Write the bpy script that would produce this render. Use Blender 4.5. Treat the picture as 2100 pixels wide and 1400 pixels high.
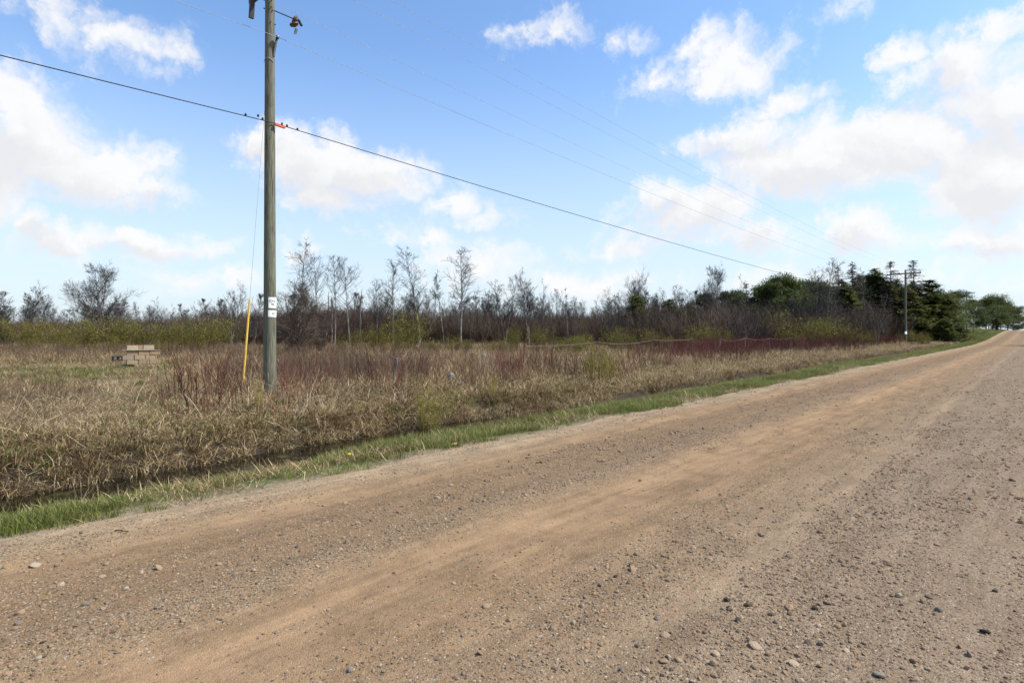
import bpy, math, random
import numpy as np
from mathutils import Vector

R = math.radians
random.seed(7)
rng = np.random.default_rng(11)
S = bpy.context.scene
for o in list(bpy.data.objects):
    bpy.data.objects.remove(o)

# ------------------------------------------------------------------ camera, world, sun, exposure
# World X runs along the road (away from the camera to the right), world Y points across the road into the field.
TH = R(42.0)
FX, EYE, CX, HY = 1200.0, 1.5, 1050.0, 680.0
FW = np.array([math.cos(TH), math.sin(TH)])
RT = np.array([math.sin(TH), -math.cos(TH)])
cam = bpy.data.cameras.new('camera')
cam.sensor_width = 36.0
cam.lens = 36.0 * FX / 2100.0
cam.shift_y = -20.0 / 2100.0
cam.clip_start = 0.05
cam.clip_end = 6000
cam_o = bpy.data.objects.new('camera', cam)
S.collection.objects.link(cam_o)
cam_o.location = (0, 0, EYE)
cam_o.rotation_euler = (R(90), 0, TH - R(90))
S.camera = cam_o

SUN_EL = R(50)
sd = 0.999 * RT - 0.05 * FW
sd = sd / np.linalg.norm(sd)
sun = bpy.data.lights.new('sun', 'SUN')
sun.energy = 4.8
sun.angle = R(0.55)
sun.color = (1.0, 0.95, 0.88)
sun_o = bpy.data.objects.new('sun', sun)
S.collection.objects.link(sun_o)
sdir = Vector((sd[0] * math.cos(SUN_EL), sd[1] * math.cos(SUN_EL), math.sin(SUN_EL)))
sun_o.rotation_euler = sdir.to_track_quat('Z', 'Y').to_euler()
sun_o.location = (0, 0, 60)

S.view_settings.view_transform = 'Standard'
S.view_settings.look = 'None'
S.view_settings.exposure = 0.45
S.cycles.max_bounces = 5
S.cycles.diffuse_bounces = 2
S.cycles.glossy_bounces = 2
S.cycles.transmission_bounces = 3
S.view_settings.gamma = 1.0
S.view_settings.use_curve_mapping = False


class NT:
    """small node-tree writer"""
    def __init__(self, tree):
        self.t = tree
        tree.nodes.clear()

    def n(self, typ, **kw):
        nd = self.t.nodes.new(typ)
        ins = kw.pop('ins', {})
        for k, v in kw.items():
            setattr(nd, k, v)
        for k, v in ins.items():
            s = nd.inputs[k]
            if hasattr(v, 'is_output') or isinstance(v, bpy.types.NodeSocket):
                self.t.links.new(v, s)
            else:
                s.default_value = v
        return nd

    def m(self, op, a, b=None, c=None, clamp=False):
        ins = {0: a}
        if b is not None: ins[1] = b
        if c is not None: ins[2] = c
        return self.n('ShaderNodeMath', operation=op, use_clamp=clamp, ins=ins).outputs[0]

    def mix(self, f, a, b, blend='MIX'):
        nd = self.n('ShaderNodeMix', data_type='RGBA', blend_type=blend, ins={0: f, 6: a, 7: b})
        return nd.outputs[2]

    def noise(self, vec, scale, detail=4, rough=0.55, out=0, **kw):
        ins = {'Scale': scale, 'Detail': detail, 'Roughness': rough}
        if vec is not None: ins['Vector'] = vec
        ins.update(kw)
        return self.n('ShaderNodeTexNoise', ins=ins).outputs[out]

    def noise2(self, vec, scale, detail=4, rough=0.55, out=0):
        return self.n('ShaderNodeTexNoise', noise_dimensions='2D', ins={'Scale': scale, 'Detail': detail, 'Roughness': rough, 'Vector': vec}).outputs[out]

    def ramp(self, f, stops, interp='LINEAR'):
        nd = self.n('ShaderNodeValToRGB', ins={0: f})
        cr = nd.color_ramp
        cr.interpolation = interp
        while len(cr.elements) < len(stops): cr.elements.new(0.5)
        for e, (p, c) in zip(cr.elements, stops):
            e.position = p
            e.color = (c, c, c, 1) if not hasattr(c, '__len__') else (*c[:3], 1)
        return nd.outputs[0]


def c4(c): return (c[0], c[1], c[2], 1.0)


# ---- sky: Nishita with procedural cumulus placed by direction (azimuth, elevation)
W = bpy.data.worlds.new('World')
S.world = W
W.use_nodes = True
w = NT(W.node_tree)
sky = w.n('ShaderNodeTexSky', sky_type='NISHITA', sun_disc=False, sun_elevation=SUN_EL,
          sun_rotation=math.atan2(sd[0], sd[1]), altitude=200, air_density=1.0, dust_density=1.0, ozone_density=1.4)
tc = w.n('ShaderNodeTexCoord')
nrm = w.n('ShaderNodeVectorMath', operation='NORMALIZE', ins={0: tc.outputs['Generated']}).outputs[0]
# rotate so that +Y is the camera's forward axis and take the azimuth from there
rot = w.n('ShaderNodeVectorRotate', rotation_type='Z_AXIS', ins={'Vector': nrm, 'Angle': R(90) - TH}).outputs[0]
sx = w.n('ShaderNodeSeparateXYZ', ins={0: rot})
az = w.m('ARCTAN2', sx.outputs[0], sx.outputs[1])
el = w.m('ARCSINE', sx.outputs[2])
p0 = w.n('ShaderNodeCombineXYZ', ins={0: az, 1: el, 2: 0.0}).outputs[0]
nz1 = w.noise2(p0, 5.5, 8, 0.64, out=1)
off = w.n('ShaderNodeVectorMath', operation='MULTIPLY_ADD', ins={0: nz1, 1: (0.20, 0.13, 0), 2: (-0.10, -0.065, 0)}).outputs[0]
p1 = w.n('ShaderNodeVectorMath', operation='ADD', ins={0: p0, 1: off}).outputs[0]
# (px, py, half width, half height, thickness) measured as directions
BL = [(60, 270, 170, 110, 1.25), (180, 340, 160, 85, 1.2), (295, 400, 90, 42, .95), (-60, 340, 200, 120, 1.3),
      (140, 490, 95, 48, 1.0), (310, 500, 140, 40, 1.0), (110, 460, 50, 34, .9),
      (150, 45, 150, 60, .62), (270, 95, 130, 55, .66), (340, 120, 60, 30, .55),
      (640, 335, 140, 85, 1.25), (545, 290, 100, 42, 1.0), (750, 370, 140, 65, 1.15), (690, 415, 120, 45, 1.0),
      (930, 415, 100, 50, .8), (980, 450, 75, 32, .75),
      (990, 545, 130, 45, .85), (890, 500, 130, 26, .6), (610, 505, 80, 28, .6), (1190, 575, 190, 40, .7), (420, 590, 200, 30, .6),
      (1700, 330, 280, 95, 1.3), (1850, 290, 220, 85, 1.3), (2010, 340, 230, 110, 1.3), (1550, 285, 150, 45, 1.0), (1990, 410, 180, 50, 1.1),
      (1490, 140, 130, 70, .78), (1600, 205, 120, 50, .75), (1440, 100, 60, 40, .7), (1370, 160, 120, 30, .5),
      (1960, 120, 160, 75, .95), (2090, 180, 160, 110, 1.1), (2060, 30, 80, 40, .8), (1850, 95, 70, 45, .75), (1840, 165, 80, 30, .5),
      (1120, 55, 70, 45, .58), (1240, 105, 80, 28, .5), (1690, 10, 80, 25, .5),
      (1430, 445, 165, 60, 1.15), (1350, 425, 90, 45, 1.05), (1560, 490, 80, 30, .9), (1740, 490, 130, 48, .95), (2000, 485, 150, 48, 1.0),
      (1280, 500, 120, 30, .65), (1640, 560, 200, 30, .5), (1900, 570, 200, 30, .4)]
mask = None
shade = None
for px, py, wx, wy, op in BL:
    a0 = math.atan2(px - CX, FX)
    e0 = math.atan2(HY - py, math.hypot(FX, px - CX))
    wa = wx / FX * math.cos(a0) ** 2 * 1.15
    we = wy / FX * math.cos(a0) * 1.15
    q = w.n('ShaderNodeVectorMath', operation='MULTIPLY_ADD', ins={0: p1, 1: (1 / wa, 1 / we, 0), 2: (-a0 / wa, -e0 / we, 0)}).outputs[0]
    ln = w.n('ShaderNodeVectorMath', operation='LENGTH', ins={0: q}).outputs[1]
    d = w.m('MULTIPLY_ADD', ln, -op, op)
    mask = d if mask is None else w.n('ShaderNodeMath', operation='SMOOTH_MAX', ins={0: mask, 1: d, 2: 0.12}).outputs[0]
    if op >= .9:
        a_, b_ = wa * .95, we * .75
        q = w.n('ShaderNodeVectorMath', operation='MULTIPLY_ADD', ins={0: p1, 1: (1 / a_, 1 / b_, 0), 2: (-(a0 - .1 * wa) / a_, -(e0 - .5 * we) / b_, 0)}).outputs[0]
        ln = w.n('ShaderNodeVectorMath', operation='LENGTH', ins={0: q}).outputs[1]
        d = w.m('MULTIPLY_ADD', ln, -1.0, 1.0)
        shade = d if shade is None else w.n('ShaderNodeMath', operation='SMOOTH_MAX', ins={0: shade, 1: d, 2: 0.2}).outputs[0]
# the same kind of broken cumulus goes on over the rest of the sky
pl = w.n('ShaderNodeVectorMath', operation='DIVIDE', ins={0: rot, 1: w.n('ShaderNodeCombineXYZ', ins={0: w.m('ADD', w.m('ABSOLUTE', sx.outputs[2]), 0.12), 1: w.m('ADD', w.m('ABSOLUTE', sx.outputs[2]), 0.12), 2: 1.0}).outputs[0]}).outputs[0]
gen = w.noise(pl, 1.1, 6, 0.55)
gen = w.m('MULTIPLY_ADD', gen, 3.2, -1.62)
outside = w.n('ShaderNodeMapRange', interpolation_type='SMOOTHSTEP', ins={0: w.m('ABSOLUTE', az), 1: R(40), 2: R(58), 3: 0.0, 4: 1.0}).outputs[0]
above = w.n('ShaderNodeMapRange', interpolation_type='SMOOTHSTEP', ins={0: el, 1: R(28), 2: R(42), 3: 0.0, 4: 1.0}).outputs[0]
outside = w.m('MAXIMUM', outside, above)
gen = w.m('SUBTRACT', w.m('MULTIPLY', gen, outside), w.m('SUBTRACT', 1.0, outside))
mask = w.m('MAXIMUM', mask, gen)
fine = w.noise2(p0, 22.0, 8, 0.66)
fine2 = w.noise2(p0, 70.0, 5, 0.6)
bil = w.n('ShaderNodeTexVoronoi', feature='F1', voronoi_dimensions='2D', ins={'Vector': p1, 'Scale': 17.0, 'Detail': 2.0, 'Roughness': 0.5, 'Lacunarity': 2.2}).outputs['Distance']
dens = w.m('ADD', mask, w.m('MULTIPLY_ADD', fine, 0.7, -0.35))
dens = w.m('ADD', dens, w.m('MULTIPLY_ADD', fine2, 0.28, -0.14))
dens = w.m('ADD', dens, w.m('MULTIPLY_ADD', bil, -0.45, 0.36))
alpha = w.n('ShaderNodeMapRange', interpolation_type='SMOOTHSTEP', ins={0: dens, 1: -0.04, 2: 0.80, 3: 0.0, 4: 0.97}).outputs[0]
# thicker cloud away from its lit rim is a little greyer
core = w.n('ShaderNodeMapRange', interpolation_type='SMOOTHSTEP', ins={0: w.m('ADD', shade, w.m('ADD', w.m('MULTIPLY_ADD', w.noise2(p0, 11.0, 6, .6), 0.6, -0.3), w.m('MULTIPLY_ADD', bil, 0.4, -0.36))), 1: -0.05, 2: 0.8, 3: 0.0, 4: 0.9}).outputs[0]
ccol = w.mix(core, (4.85, 4.83, 4.85, 1), (4.08, 4.07, 4.16, 1))
hz = w.n('ShaderNodeMapRange', interpolation_type='SMOOTHSTEP', ins={0: el, 1: R(-2), 2: R(27), 3: 1.0, 4: 0.0}).outputs[0]
skyg = w.mix(1.0, sky.outputs[0], (0.92, 1.09, 1.23, 1), 'MULTIPLY')
skyc = w.mix(w.m('MULTIPLY', hz, 0.85), skyg, (3.70, 4.10, 4.55, 1))
SKYMIX = w.mix(alpha, skyc, ccol)
bg = w.n('ShaderNodeBackground', ins={0: SKYMIX, 1: 0.15})
wo = w.n('ShaderNodeOutputWorld', ins={0: bg.outputs[0]})
W.cycles.sampling_method = 'MANUAL'
W.cycles.sample_map_resolution = 512


# ------------------------------------------------------------------ helpers
def at(px, z):
    """ground-plan point at depth z (metres along the camera axis) on image column px of the 2100-px photograph"""
    p = z * (FW + (px - CX) / FX * RT)
    return float(p[0]), float(p[1])


def hgt(py, z): return EYE - (py - HY) * z / FX


def depth(u, v): return u * FW[0] + v * FW[1]


def column(u, v): return CX + FX * (u * RT[0] + v * RT[1]) / np.maximum(depth(u, v), 1e-3)


def sstep(a, b, x):
    t = np.clip((x - a) / (b - a), 0, 1)
    return t * t * (3 - 2 * t)


_tab = np.random.default_rng(3).random((256, 256))


def vnoise(x, y):
    x = np.asarray(x, float); y = np.asarray(y, float)
    xi = np.floor(x).astype(int); yi = np.floor(y).astype(int)
    fx = x - xi; fy = y - yi
    fx = fx * fx * (3 - 2 * fx); fy = fy * fy * (3 - 2 * fy)
    g = lambda i, j: _tab[i & 255, j & 255]
    return (g(xi, yi) * (1 - fx) + g(xi + 1, yi) * fx) * (1 - fy) + (g(xi, yi + 1) * (1 - fx) + g(xi + 1, yi + 1) * fx) * fy


def fbm(x, y, o=3):
    s = 0; a = 0.5; t = 0
    for i in range(o):
        s = s + a * vnoise(x * 2 ** i + 17.3 * i, y * 2 ** i + 9.1 * i); t += a; a *= 0.5
    return s / t


def hill(u):
    u = np.asarray(u, float)
    return 1.85 * sstep(80, 190, u) - 0.004 * np.maximum(u - 220, 0)


PV = [-2000, -14, -9, -7.5, -6.4, -5.0, 5.3, 6.2, 7.3, 7.7, 8.0, 9.3, 9.5, 9.85, 11, 14, 20, 60, 3000]
PD = [-.3, -.3, -.35, -.5, -.3, -.07, -.05, -.10, -.26, -.42, -.62, -.66, -.42, -.10, -.02, -.06, -.15, -.2, -.2]
PF = [-.3, -.3, -.35, -.5, -.3, -.07, -.05, -.09, -.16, -.22, -.28, -.30, -.26, -.18, -.1, -.1, -.1, -.2, -.2]


PM = [-.3, -.3, -.35, -.5, -.3, -.07, -.05, -.09, -.2, -.30, -.56, -.1, -.08, -.07, -.03, -.06, -.15, -.2, -.2]
PMV = [-2000, -14, -9, -7.5, -6.4, -5.0, 5.3, 6.2, 7.3, 7.95, 8.15, 8.72, 9.3, 9.85, 11, 14, 20, 60, 3000]
PMV[11:11] = [8.45]; PM[11:11] = [-.56]


def ditch_mid(u): return -.35 * (1 - sstep(3, 7, u)) + 0.22 * np.sin(u * .21 + .6) + 0.5 * (vnoise(u * .35 + 40, u * 0 + 3.3) - .5) - 0.25 * sstep(2, 20, u)


def ground(u, v):
    u = np.asarray(u, float); v = np.asarray(v, float)
    vs = v - ditch_mid(u) * sstep(6.5, 7.6, v) * (1 - sstep(10, 13, v))
    f = 1 - sstep(95, 130, u)
    k = sstep(8, 18, u)
    h = (np.interp(vs, PV, PD) * (1 - k) + np.interp(vs, PMV, PM) * k) * f + np.interp(vs, PV, PF) * (1 - f)
    rough = sstep(5.8, 8.5, v) + sstep(-5, -7, v)
    h = h + rough * (0.10 * (fbm(u * .9, v * .9) - .5) + 0.06 * (fbm(u * 4, v * 4, 2) - .5))
    h = h + (0.5 * (fbm(u * .03 + 5, v * .03) - .5)) * sstep(30, 90, v)
    return h + hill(u) + 0.35 * sstep(120, 180, u) * sstep(6, 13, v)


def road_h(u, v):
    u = np.asarray(u, float); v = np.asarray(v, float)
    z = 0.025 - 0.0022 * (v - 0.6) ** 2 * 0.7
    for vc, wd, dp in ((2.85, .28, .022), (4.72, .22, .018), (1.36, .16, .014), (-.2, .25, .02)):
        z = z - dp * np.exp(-((v - vc - .06 * np.sin(u * .3)) / wd) ** 2)
    z = z + 0.02 * np.exp(-((v - 3.45) / .3) ** 2) + .02 * np.exp(-((v - 5.2) / .25) ** 2)
    z = z + 0.030 * (fbm(u * .7, v * 2.2) - .5) + 0.014 * (fbm(u * 3.5, v * 6, 2) - .5) + .006 * (fbm(u * 16, v * 16, 2) - .5)
    return z + hill(u)


def vis(u, v, m=0.18, zmin=1.2, zmax=1e9):
    z = depth(u, v); c = column(u, v)
    return (z > zmin) & (z < zmax) & (c > -2100 * m) & (c < 2100 * (1 + m))


COL = S.collection


def mk_mesh(name, V, T, attrs=None, smooth=False, mats=(), midx=None):
    me = bpy.data.meshes.new(name)
    V = np.asarray(V, np.float32); T = np.asarray(T, np.int32)
    k = T.shape[1]
    me.vertices.add(len(V)); me.vertices.foreach_set('co', V.ravel())
    me.loops.add(T.size); me.loops.foreach_set('vertex_index', T.ravel())
    me.polygons.add(len(T))
    me.polygons.foreach_set('loop_start', np.arange(0, T.size, k, dtype=np.int32))
    me.polygons.foreach_set('loop_total', np.full(len(T), k, np.int32))
    me.polygons.foreach_set('use_smooth', np.full(len(T), bool(smooth)))
    if midx is not None: me.polygons.foreach_set('material_index', np.asarray(midx, np.int32))
    for an, av in (attrs or {}).items():
        a = me.attributes.new(an, 'FLOAT', 'POINT'); a.data.foreach_set('value', np.asarray(av, np.float32))
    for m_ in mats: me.materials.append(m_)
    me.update(calc_edges=True)
    me.validate()
    return me


def put(name, me, parent=None, loc=(0, 0, 0), **props):
    o = bpy.data.objects.new(name, me)
    COL.objects.link(o)
    o.location = loc
    if parent is not None: o.parent = parent
    for k, v in props.items(): o[k] = v
    return o


def thing(name, loc, label, category, group=None, rz=0.0, sc=1.0):
    o = bpy.data.objects.new(name, None)
    o.empty_display_size = .2
    COL.objects.link(o)
    o.location = loc; o.rotation_euler = (0, 0, rz)
    o.scale = sc if hasattr(sc, '__len__') else (sc, sc, sc)
    o['label'] = label; o['category'] = category
    if group: o['group'] = group
    return o


class Geo:
    """collects triangles"""
    def __init__(self): self.V = []; self.T = []; self.n = 0; self.A = {}

    def add(self, V, T, **attrs):
        V = np.asarray(V, float).reshape(-1, 3)
        self.V.append(V); self.T.append(np.asarray(T, int).reshape(-1, 3) + self.n); self.n += len(V)
        for k, a in attrs.items(): self.A.setdefault(k, []).append(np.broadcast_to(a, len(V)) if np.ndim(a) == 0 else a)

    def mesh(self, name, mats, smooth=False):
        A = {k: np.concatenate(a) for k, a in self.A.items()}
        A = {k: a for k, a in A.items() if len(a) == self.n}
        return mk_mesh(name, np.concatenate(self.V), np.concatenate(self.T), A, smooth, mats)


def tubes(P, Rd, sides=4):
    """P (n,k,3) polylines, Rd (n,k) radii -> verts, triangles"""
    P = np.asarray(P, float); Rd = np.asarray(Rd, float)
    n, k, _ = P.shape
    d = P[:, -1] - P[:, 0]
    d /= np.linalg.norm(d, axis=1, keepdims=True) + 1e-9
    ref = np.where(np.abs(d[:, 2:3]) > .8, np.array([[1., 0, 0]]), np.array([[0, 0, 1.]]))
    e1 = np.cross(d, ref); e1 /= np.linalg.norm(e1, axis=1, keepdims=True) + 1e-9
    e2 = np.cross(d, e1)
    a = np.arange(sides) * 2 * np.pi / sides
    ring = np.cos(a)[None, :, None] * e1[:, None, :] + np.sin(a)[None, :, None] * e2[:, None, :]
    V = P[:, :, None, :] + Rd[:, :, None, None] * ring[:, None, :, :]
    V = V.reshape(-1, 3)
    i, j, s = np.meshgrid(np.arange(n), np.arange(k - 1), np.arange(sides), indexing='ij')
    b = (i * k + j) * sides
    s2 = (s + 1) % sides
    q = np.stack([b + s, b + s2, b + sides + s2, b + sides + s], -1).reshape(-1, 4)
    T = np.concatenate([q[:, [0, 1, 2]], q[:, [0, 2, 3]]])
    ts = []
    for rowi in (0, k - 1):
        bb = (np.arange(n) * k + rowi) * sides
        for s in range(1, sides - 1):
            ts.append(np.stack([bb, bb + s, bb + s + 1], 1))
    return V, np.concatenate([T] + ts)


def box(cx, cy, cz, sx_, sy_, sz_, rz=0.0):
    c, s = math.cos(rz), math.sin(rz)
    V = []
    for dx in (-.5, .5):
        for dy in (-.5, .5):
            for dz in (-.5, .5):
                x, y = dx * sx_, dy * sy_
                V.append((cx + c * x - s * y, cy + s * x + c * y, cz + dz * sz_))
    Q = [(0, 1, 3, 2), (4, 6, 7, 5), (0, 4, 5, 1), (2, 3, 7, 6), (0, 2, 6, 4), (1, 5, 7, 3)]
    T = []
    for a, b, c_, d in Q: T += [(a, b, c_), (a, c_, d)]
    return V, T


def blades(base, head, length, lean, curl, width):
    """ribbons of 3 triangles; lean/curl in radians from vertical for lower and upper half"""
    n = len(base)
    hx, hy = np.cos(head), np.sin(head)
    dirv = lambda a: np.stack([np.sin(a) * hx, np.sin(a) * hy, np.cos(a)], 1)
    side = np.stack([-hy, hx, np.zeros(n)], 1)
    tw = rng.uniform(-.9, .9, n)
    side = side * np.cos(tw)[:, None] + np.stack([hx, hy, np.zeros(n)], 1) * np.sin(tw)[:, None]
    m = base + dirv(lean) * (length * .55)[:, None]
    t = m + dirv(lean + curl) * (length * .45)[:, None]
    ww = (width * .5)[:, None]
    V = np.stack([base - side * ww, base + side * ww, m - side * ww * .85, m + side * ww * .85, t], 1).reshape(-1, 3)
    b = np.arange(n) * 5
    T = np.concatenate([np.stack([b, b + 1, b + 3], 1), np.stack([b, b + 3, b + 2], 1), np.stack([b + 2, b + 3, b + 4], 1)])
    return V, T


def scatter(name, pts, rot, scl, idx, sources, mat_props):
    """one stuff object: geometry-nodes instances of the source meshes on the points"""
    me = bpy.data.meshes.new(name)
    n = len(pts)
    me.vertices.add(n); me.vertices.foreach_set('co', np.asarray(pts, np.float32).ravel())
    for an, av, ty, key in (('rot', rot, 'FLOAT_VECTOR', 'vector'), ('scl', scl, 'FLOAT_VECTOR', 'vector'), ('idx', idx, 'INT', 'value')):
        a = me.attributes.new(an, ty, 'POINT')
        a.data.foreach_set(key, np.asarray(av, np.int32 if ty == 'INT' else np.float32).ravel())
    o = put(name, me, **mat_props)
    col = bpy.data.collections.new(name + '_sources')
    for i, sm in enumerate(sources):
        so = bpy.data.objects.new('%s_source_%02d' % (name, i), sm)
        col.objects.link(so)
    ng = bpy.data.node_groups.new(name, 'GeometryNodeTree')
    ng.interface.new_socket('Geometry', in_out='INPUT', socket_type='NodeSocketGeometry')
    ng.interface.new_socket('Geometry', in_out='OUTPUT', socket_type='NodeSocketGeometry')
    N = ng.nodes; L = ng.links
    gi = N.new('NodeGroupInput'); go = N.new('NodeGroupOutput')
    ci = N.new('GeometryNodeCollectionInfo')
    ci.inputs['Collection'].default_value = col
    ci.inputs['Separate Children'].default_value = True
    ci.inputs['Reset Children'].default_value = True
    def attr(nm, ty):
        a = N.new('GeometryNodeInputNamedAttribute'); a.data_type = ty; a.inputs['Name'].default_value = nm
        return a.outputs['Attribute']
    ip = N.new('GeometryNodeInstanceOnPoints')
    L.new(gi.outputs[0], ip.inputs['Points'])
    L.new(ci.outputs[0], ip.inputs['Instance'])
    ip.inputs['Pick Instance'].default_value = True
    L.new(attr('idx', 'INT'), ip.inputs['Instance Index'])
    e2r = N.new('FunctionNodeEulerToRotation')
    L.new(attr('rot', 'FLOAT_VECTOR'), e2r.inputs[0])
    L.new(e2r.outputs[0], ip.inputs['Rotation'])
    L.new(attr('scl', 'FLOAT_VECTOR'), ip.inputs['Scale'])
    L.new(ip.outputs[0], go.inputs[0])
    md = o.modifiers.new('scatter', 'NODES'); md.node_group = ng
    return o


def cand(n, u0, u1, v0, v1):
    return rng.uniform(u0, u1, n), rng.uniform(v0, v1, n)


def in_view(n, z0, z1, c0=-380, c1=2480):
    """points spread evenly over the ground seen between two depths"""
    z = np.sqrt(rng.uniform(z0 ** 2, z1 ** 2, n))
    c = rng.uniform(c0, c1, n)
    return z * (FW[0] + (c - CX) / FX * RT[0]), z * (FW[1] + (c - CX) / FX * RT[1])


def do_scatter(name, u, v, zoff, smin, smax, sources, props, tilt=0.12, zs=None):
    n = len(u)
    pts = np.stack([u, v, ground(u, v) + zoff], 1)
    rot = np.stack([rng.normal(0, tilt, n), rng.normal(0, tilt, n), rng.uniform(0, 2 * np.pi, n)], 1)
    s = rng.uniform(smin, smax, n)
    scl = np.stack([s, s, s * (1 if zs is None else zs)], 1)
    return scatter(name, pts, rot, scl, rng.integers(0, len(sources), n), sources, props)


# ------------------------------------------------------------------ materials
def base_mat(name):
    m = bpy.data.materials.new(name); m.use_nodes = True
    return m, NT(m.node_tree)


def finish(t, color, rough=0.8, bump=None, bstr=0.3, bdist=0.02, spec=0.3, metal=0.0, trans=0.0, extra=None):
    ins = {'Base Color': color, 'Roughness': rough, 'Specular IOR Level': spec, 'Metallic': metal}
    b = t.n('ShaderNodeBsdfPrincipled', ins=ins)
    if bump is not None:
        bm = t.n('ShaderNodeBump', ins={'Height': bump, 'Strength': bstr, 'Distance': bdist})
        t.t.links.new(bm.outputs[0], b.inputs['Normal'])
    out = b.outputs[0]
    if trans > 0:
        tr = t.n('ShaderNodeBsdfTranslucent', ins={'Color': color})
        out = t.n('ShaderNodeMixShader', ins={0: trans, 1: out, 2: tr.outputs[0]}).outputs[0]
    t.n('ShaderNodeOutputMaterial', ins={0: out})


def plain(name, col, rough=.6, metal=0.0, spec=.4, var=.25, scale=20.0, bstr=.15):
    m, t = base_mat(name)
    co = t.n('ShaderNodeTexCoord').outputs['Object']
    nz = t.noise(co, scale, 5, .6)
    dark = tuple(c * (1 - var) for c in col); lite = tuple(min(1, c * (1 + var)) for c in col)
    finish(t, t.ramp(nz, [(.3, dark), (.7, lite)]), rough, nz, bstr, .01, spec, metal)
    return m


def leafy(name, cols, rough=.7, trans=.25, inst=True, spec=.25, tipcol=None, hue_scale=None):
    """colour picked per blade (attribute rnd) and per instance"""
    m, t = base_mat(name)
    a = t.n('ShaderNodeAttribute', attribute_name='rnd').outputs['Fac']
    f = a
    if inst:
        r = t.n('ShaderNodeObjectInfo').outputs['Random']
        f = t.m('ADD', t.m('MULTIPLY', a, .8), t.m('MULTIPLY', r, .2))
    k = len(cols)
    col = t.ramp(f, [((i + .5) / k, c) for i, c in enumerate(cols)])
    if hue_scale:
        pos = t.n('ShaderNodeNewGeometry').outputs['Position']
        nz = t.noise(pos, hue_scale, 3, .6)
        col = t.mix(t.ramp(nz, [(.42, 0.), (.62, 1.)]), col, t.mix(1.0, col, (0.66, 0.60, 0.56, 1), 'MULTIPLY'))
    finish(t, col, rough, spec=spec, trans=trans)
    return m


def bark(name, c1, c2, c3=None, scale=3.0, zsc=.35, rough=.9, bstr=.5):
    m, t = base_mat(name)
    co = t.n('ShaderNodeTexCoord').outputs['Object']
    mp = t.n('ShaderNodeMapping', ins={0: co, 3: (1, 1, zsc)}).outputs[0]
    nz = t.noise(mp, scale, 6, .65)
    col = t.ramp(nz, [(.36, c1), (.5, c2), (.66, c3 or c2)])
    finish(t, col, rough, nz, bstr, .02, .2)
    return m


# road: band profile shared by the material and the stones
BV = [-6, -2.5, -.5, -.2, .1, .9, 1.22, 1.36, 1.5, 2.1, 2.45, 2.65, 3.0, 3.18, 3.42, 3.75, 4.1, 4.5, 4.75, 4.95, 5.3, 5.7, 6.2]
BG = [.6, .65, .6, .35, .6, .70, .75, .22, .66, .42, .22, .06, .02, .40, 1.05, .60, .62, .42, .10, .38, .55, .42, .4]


def band(v): return np.interp(v, BV, BG)


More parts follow.
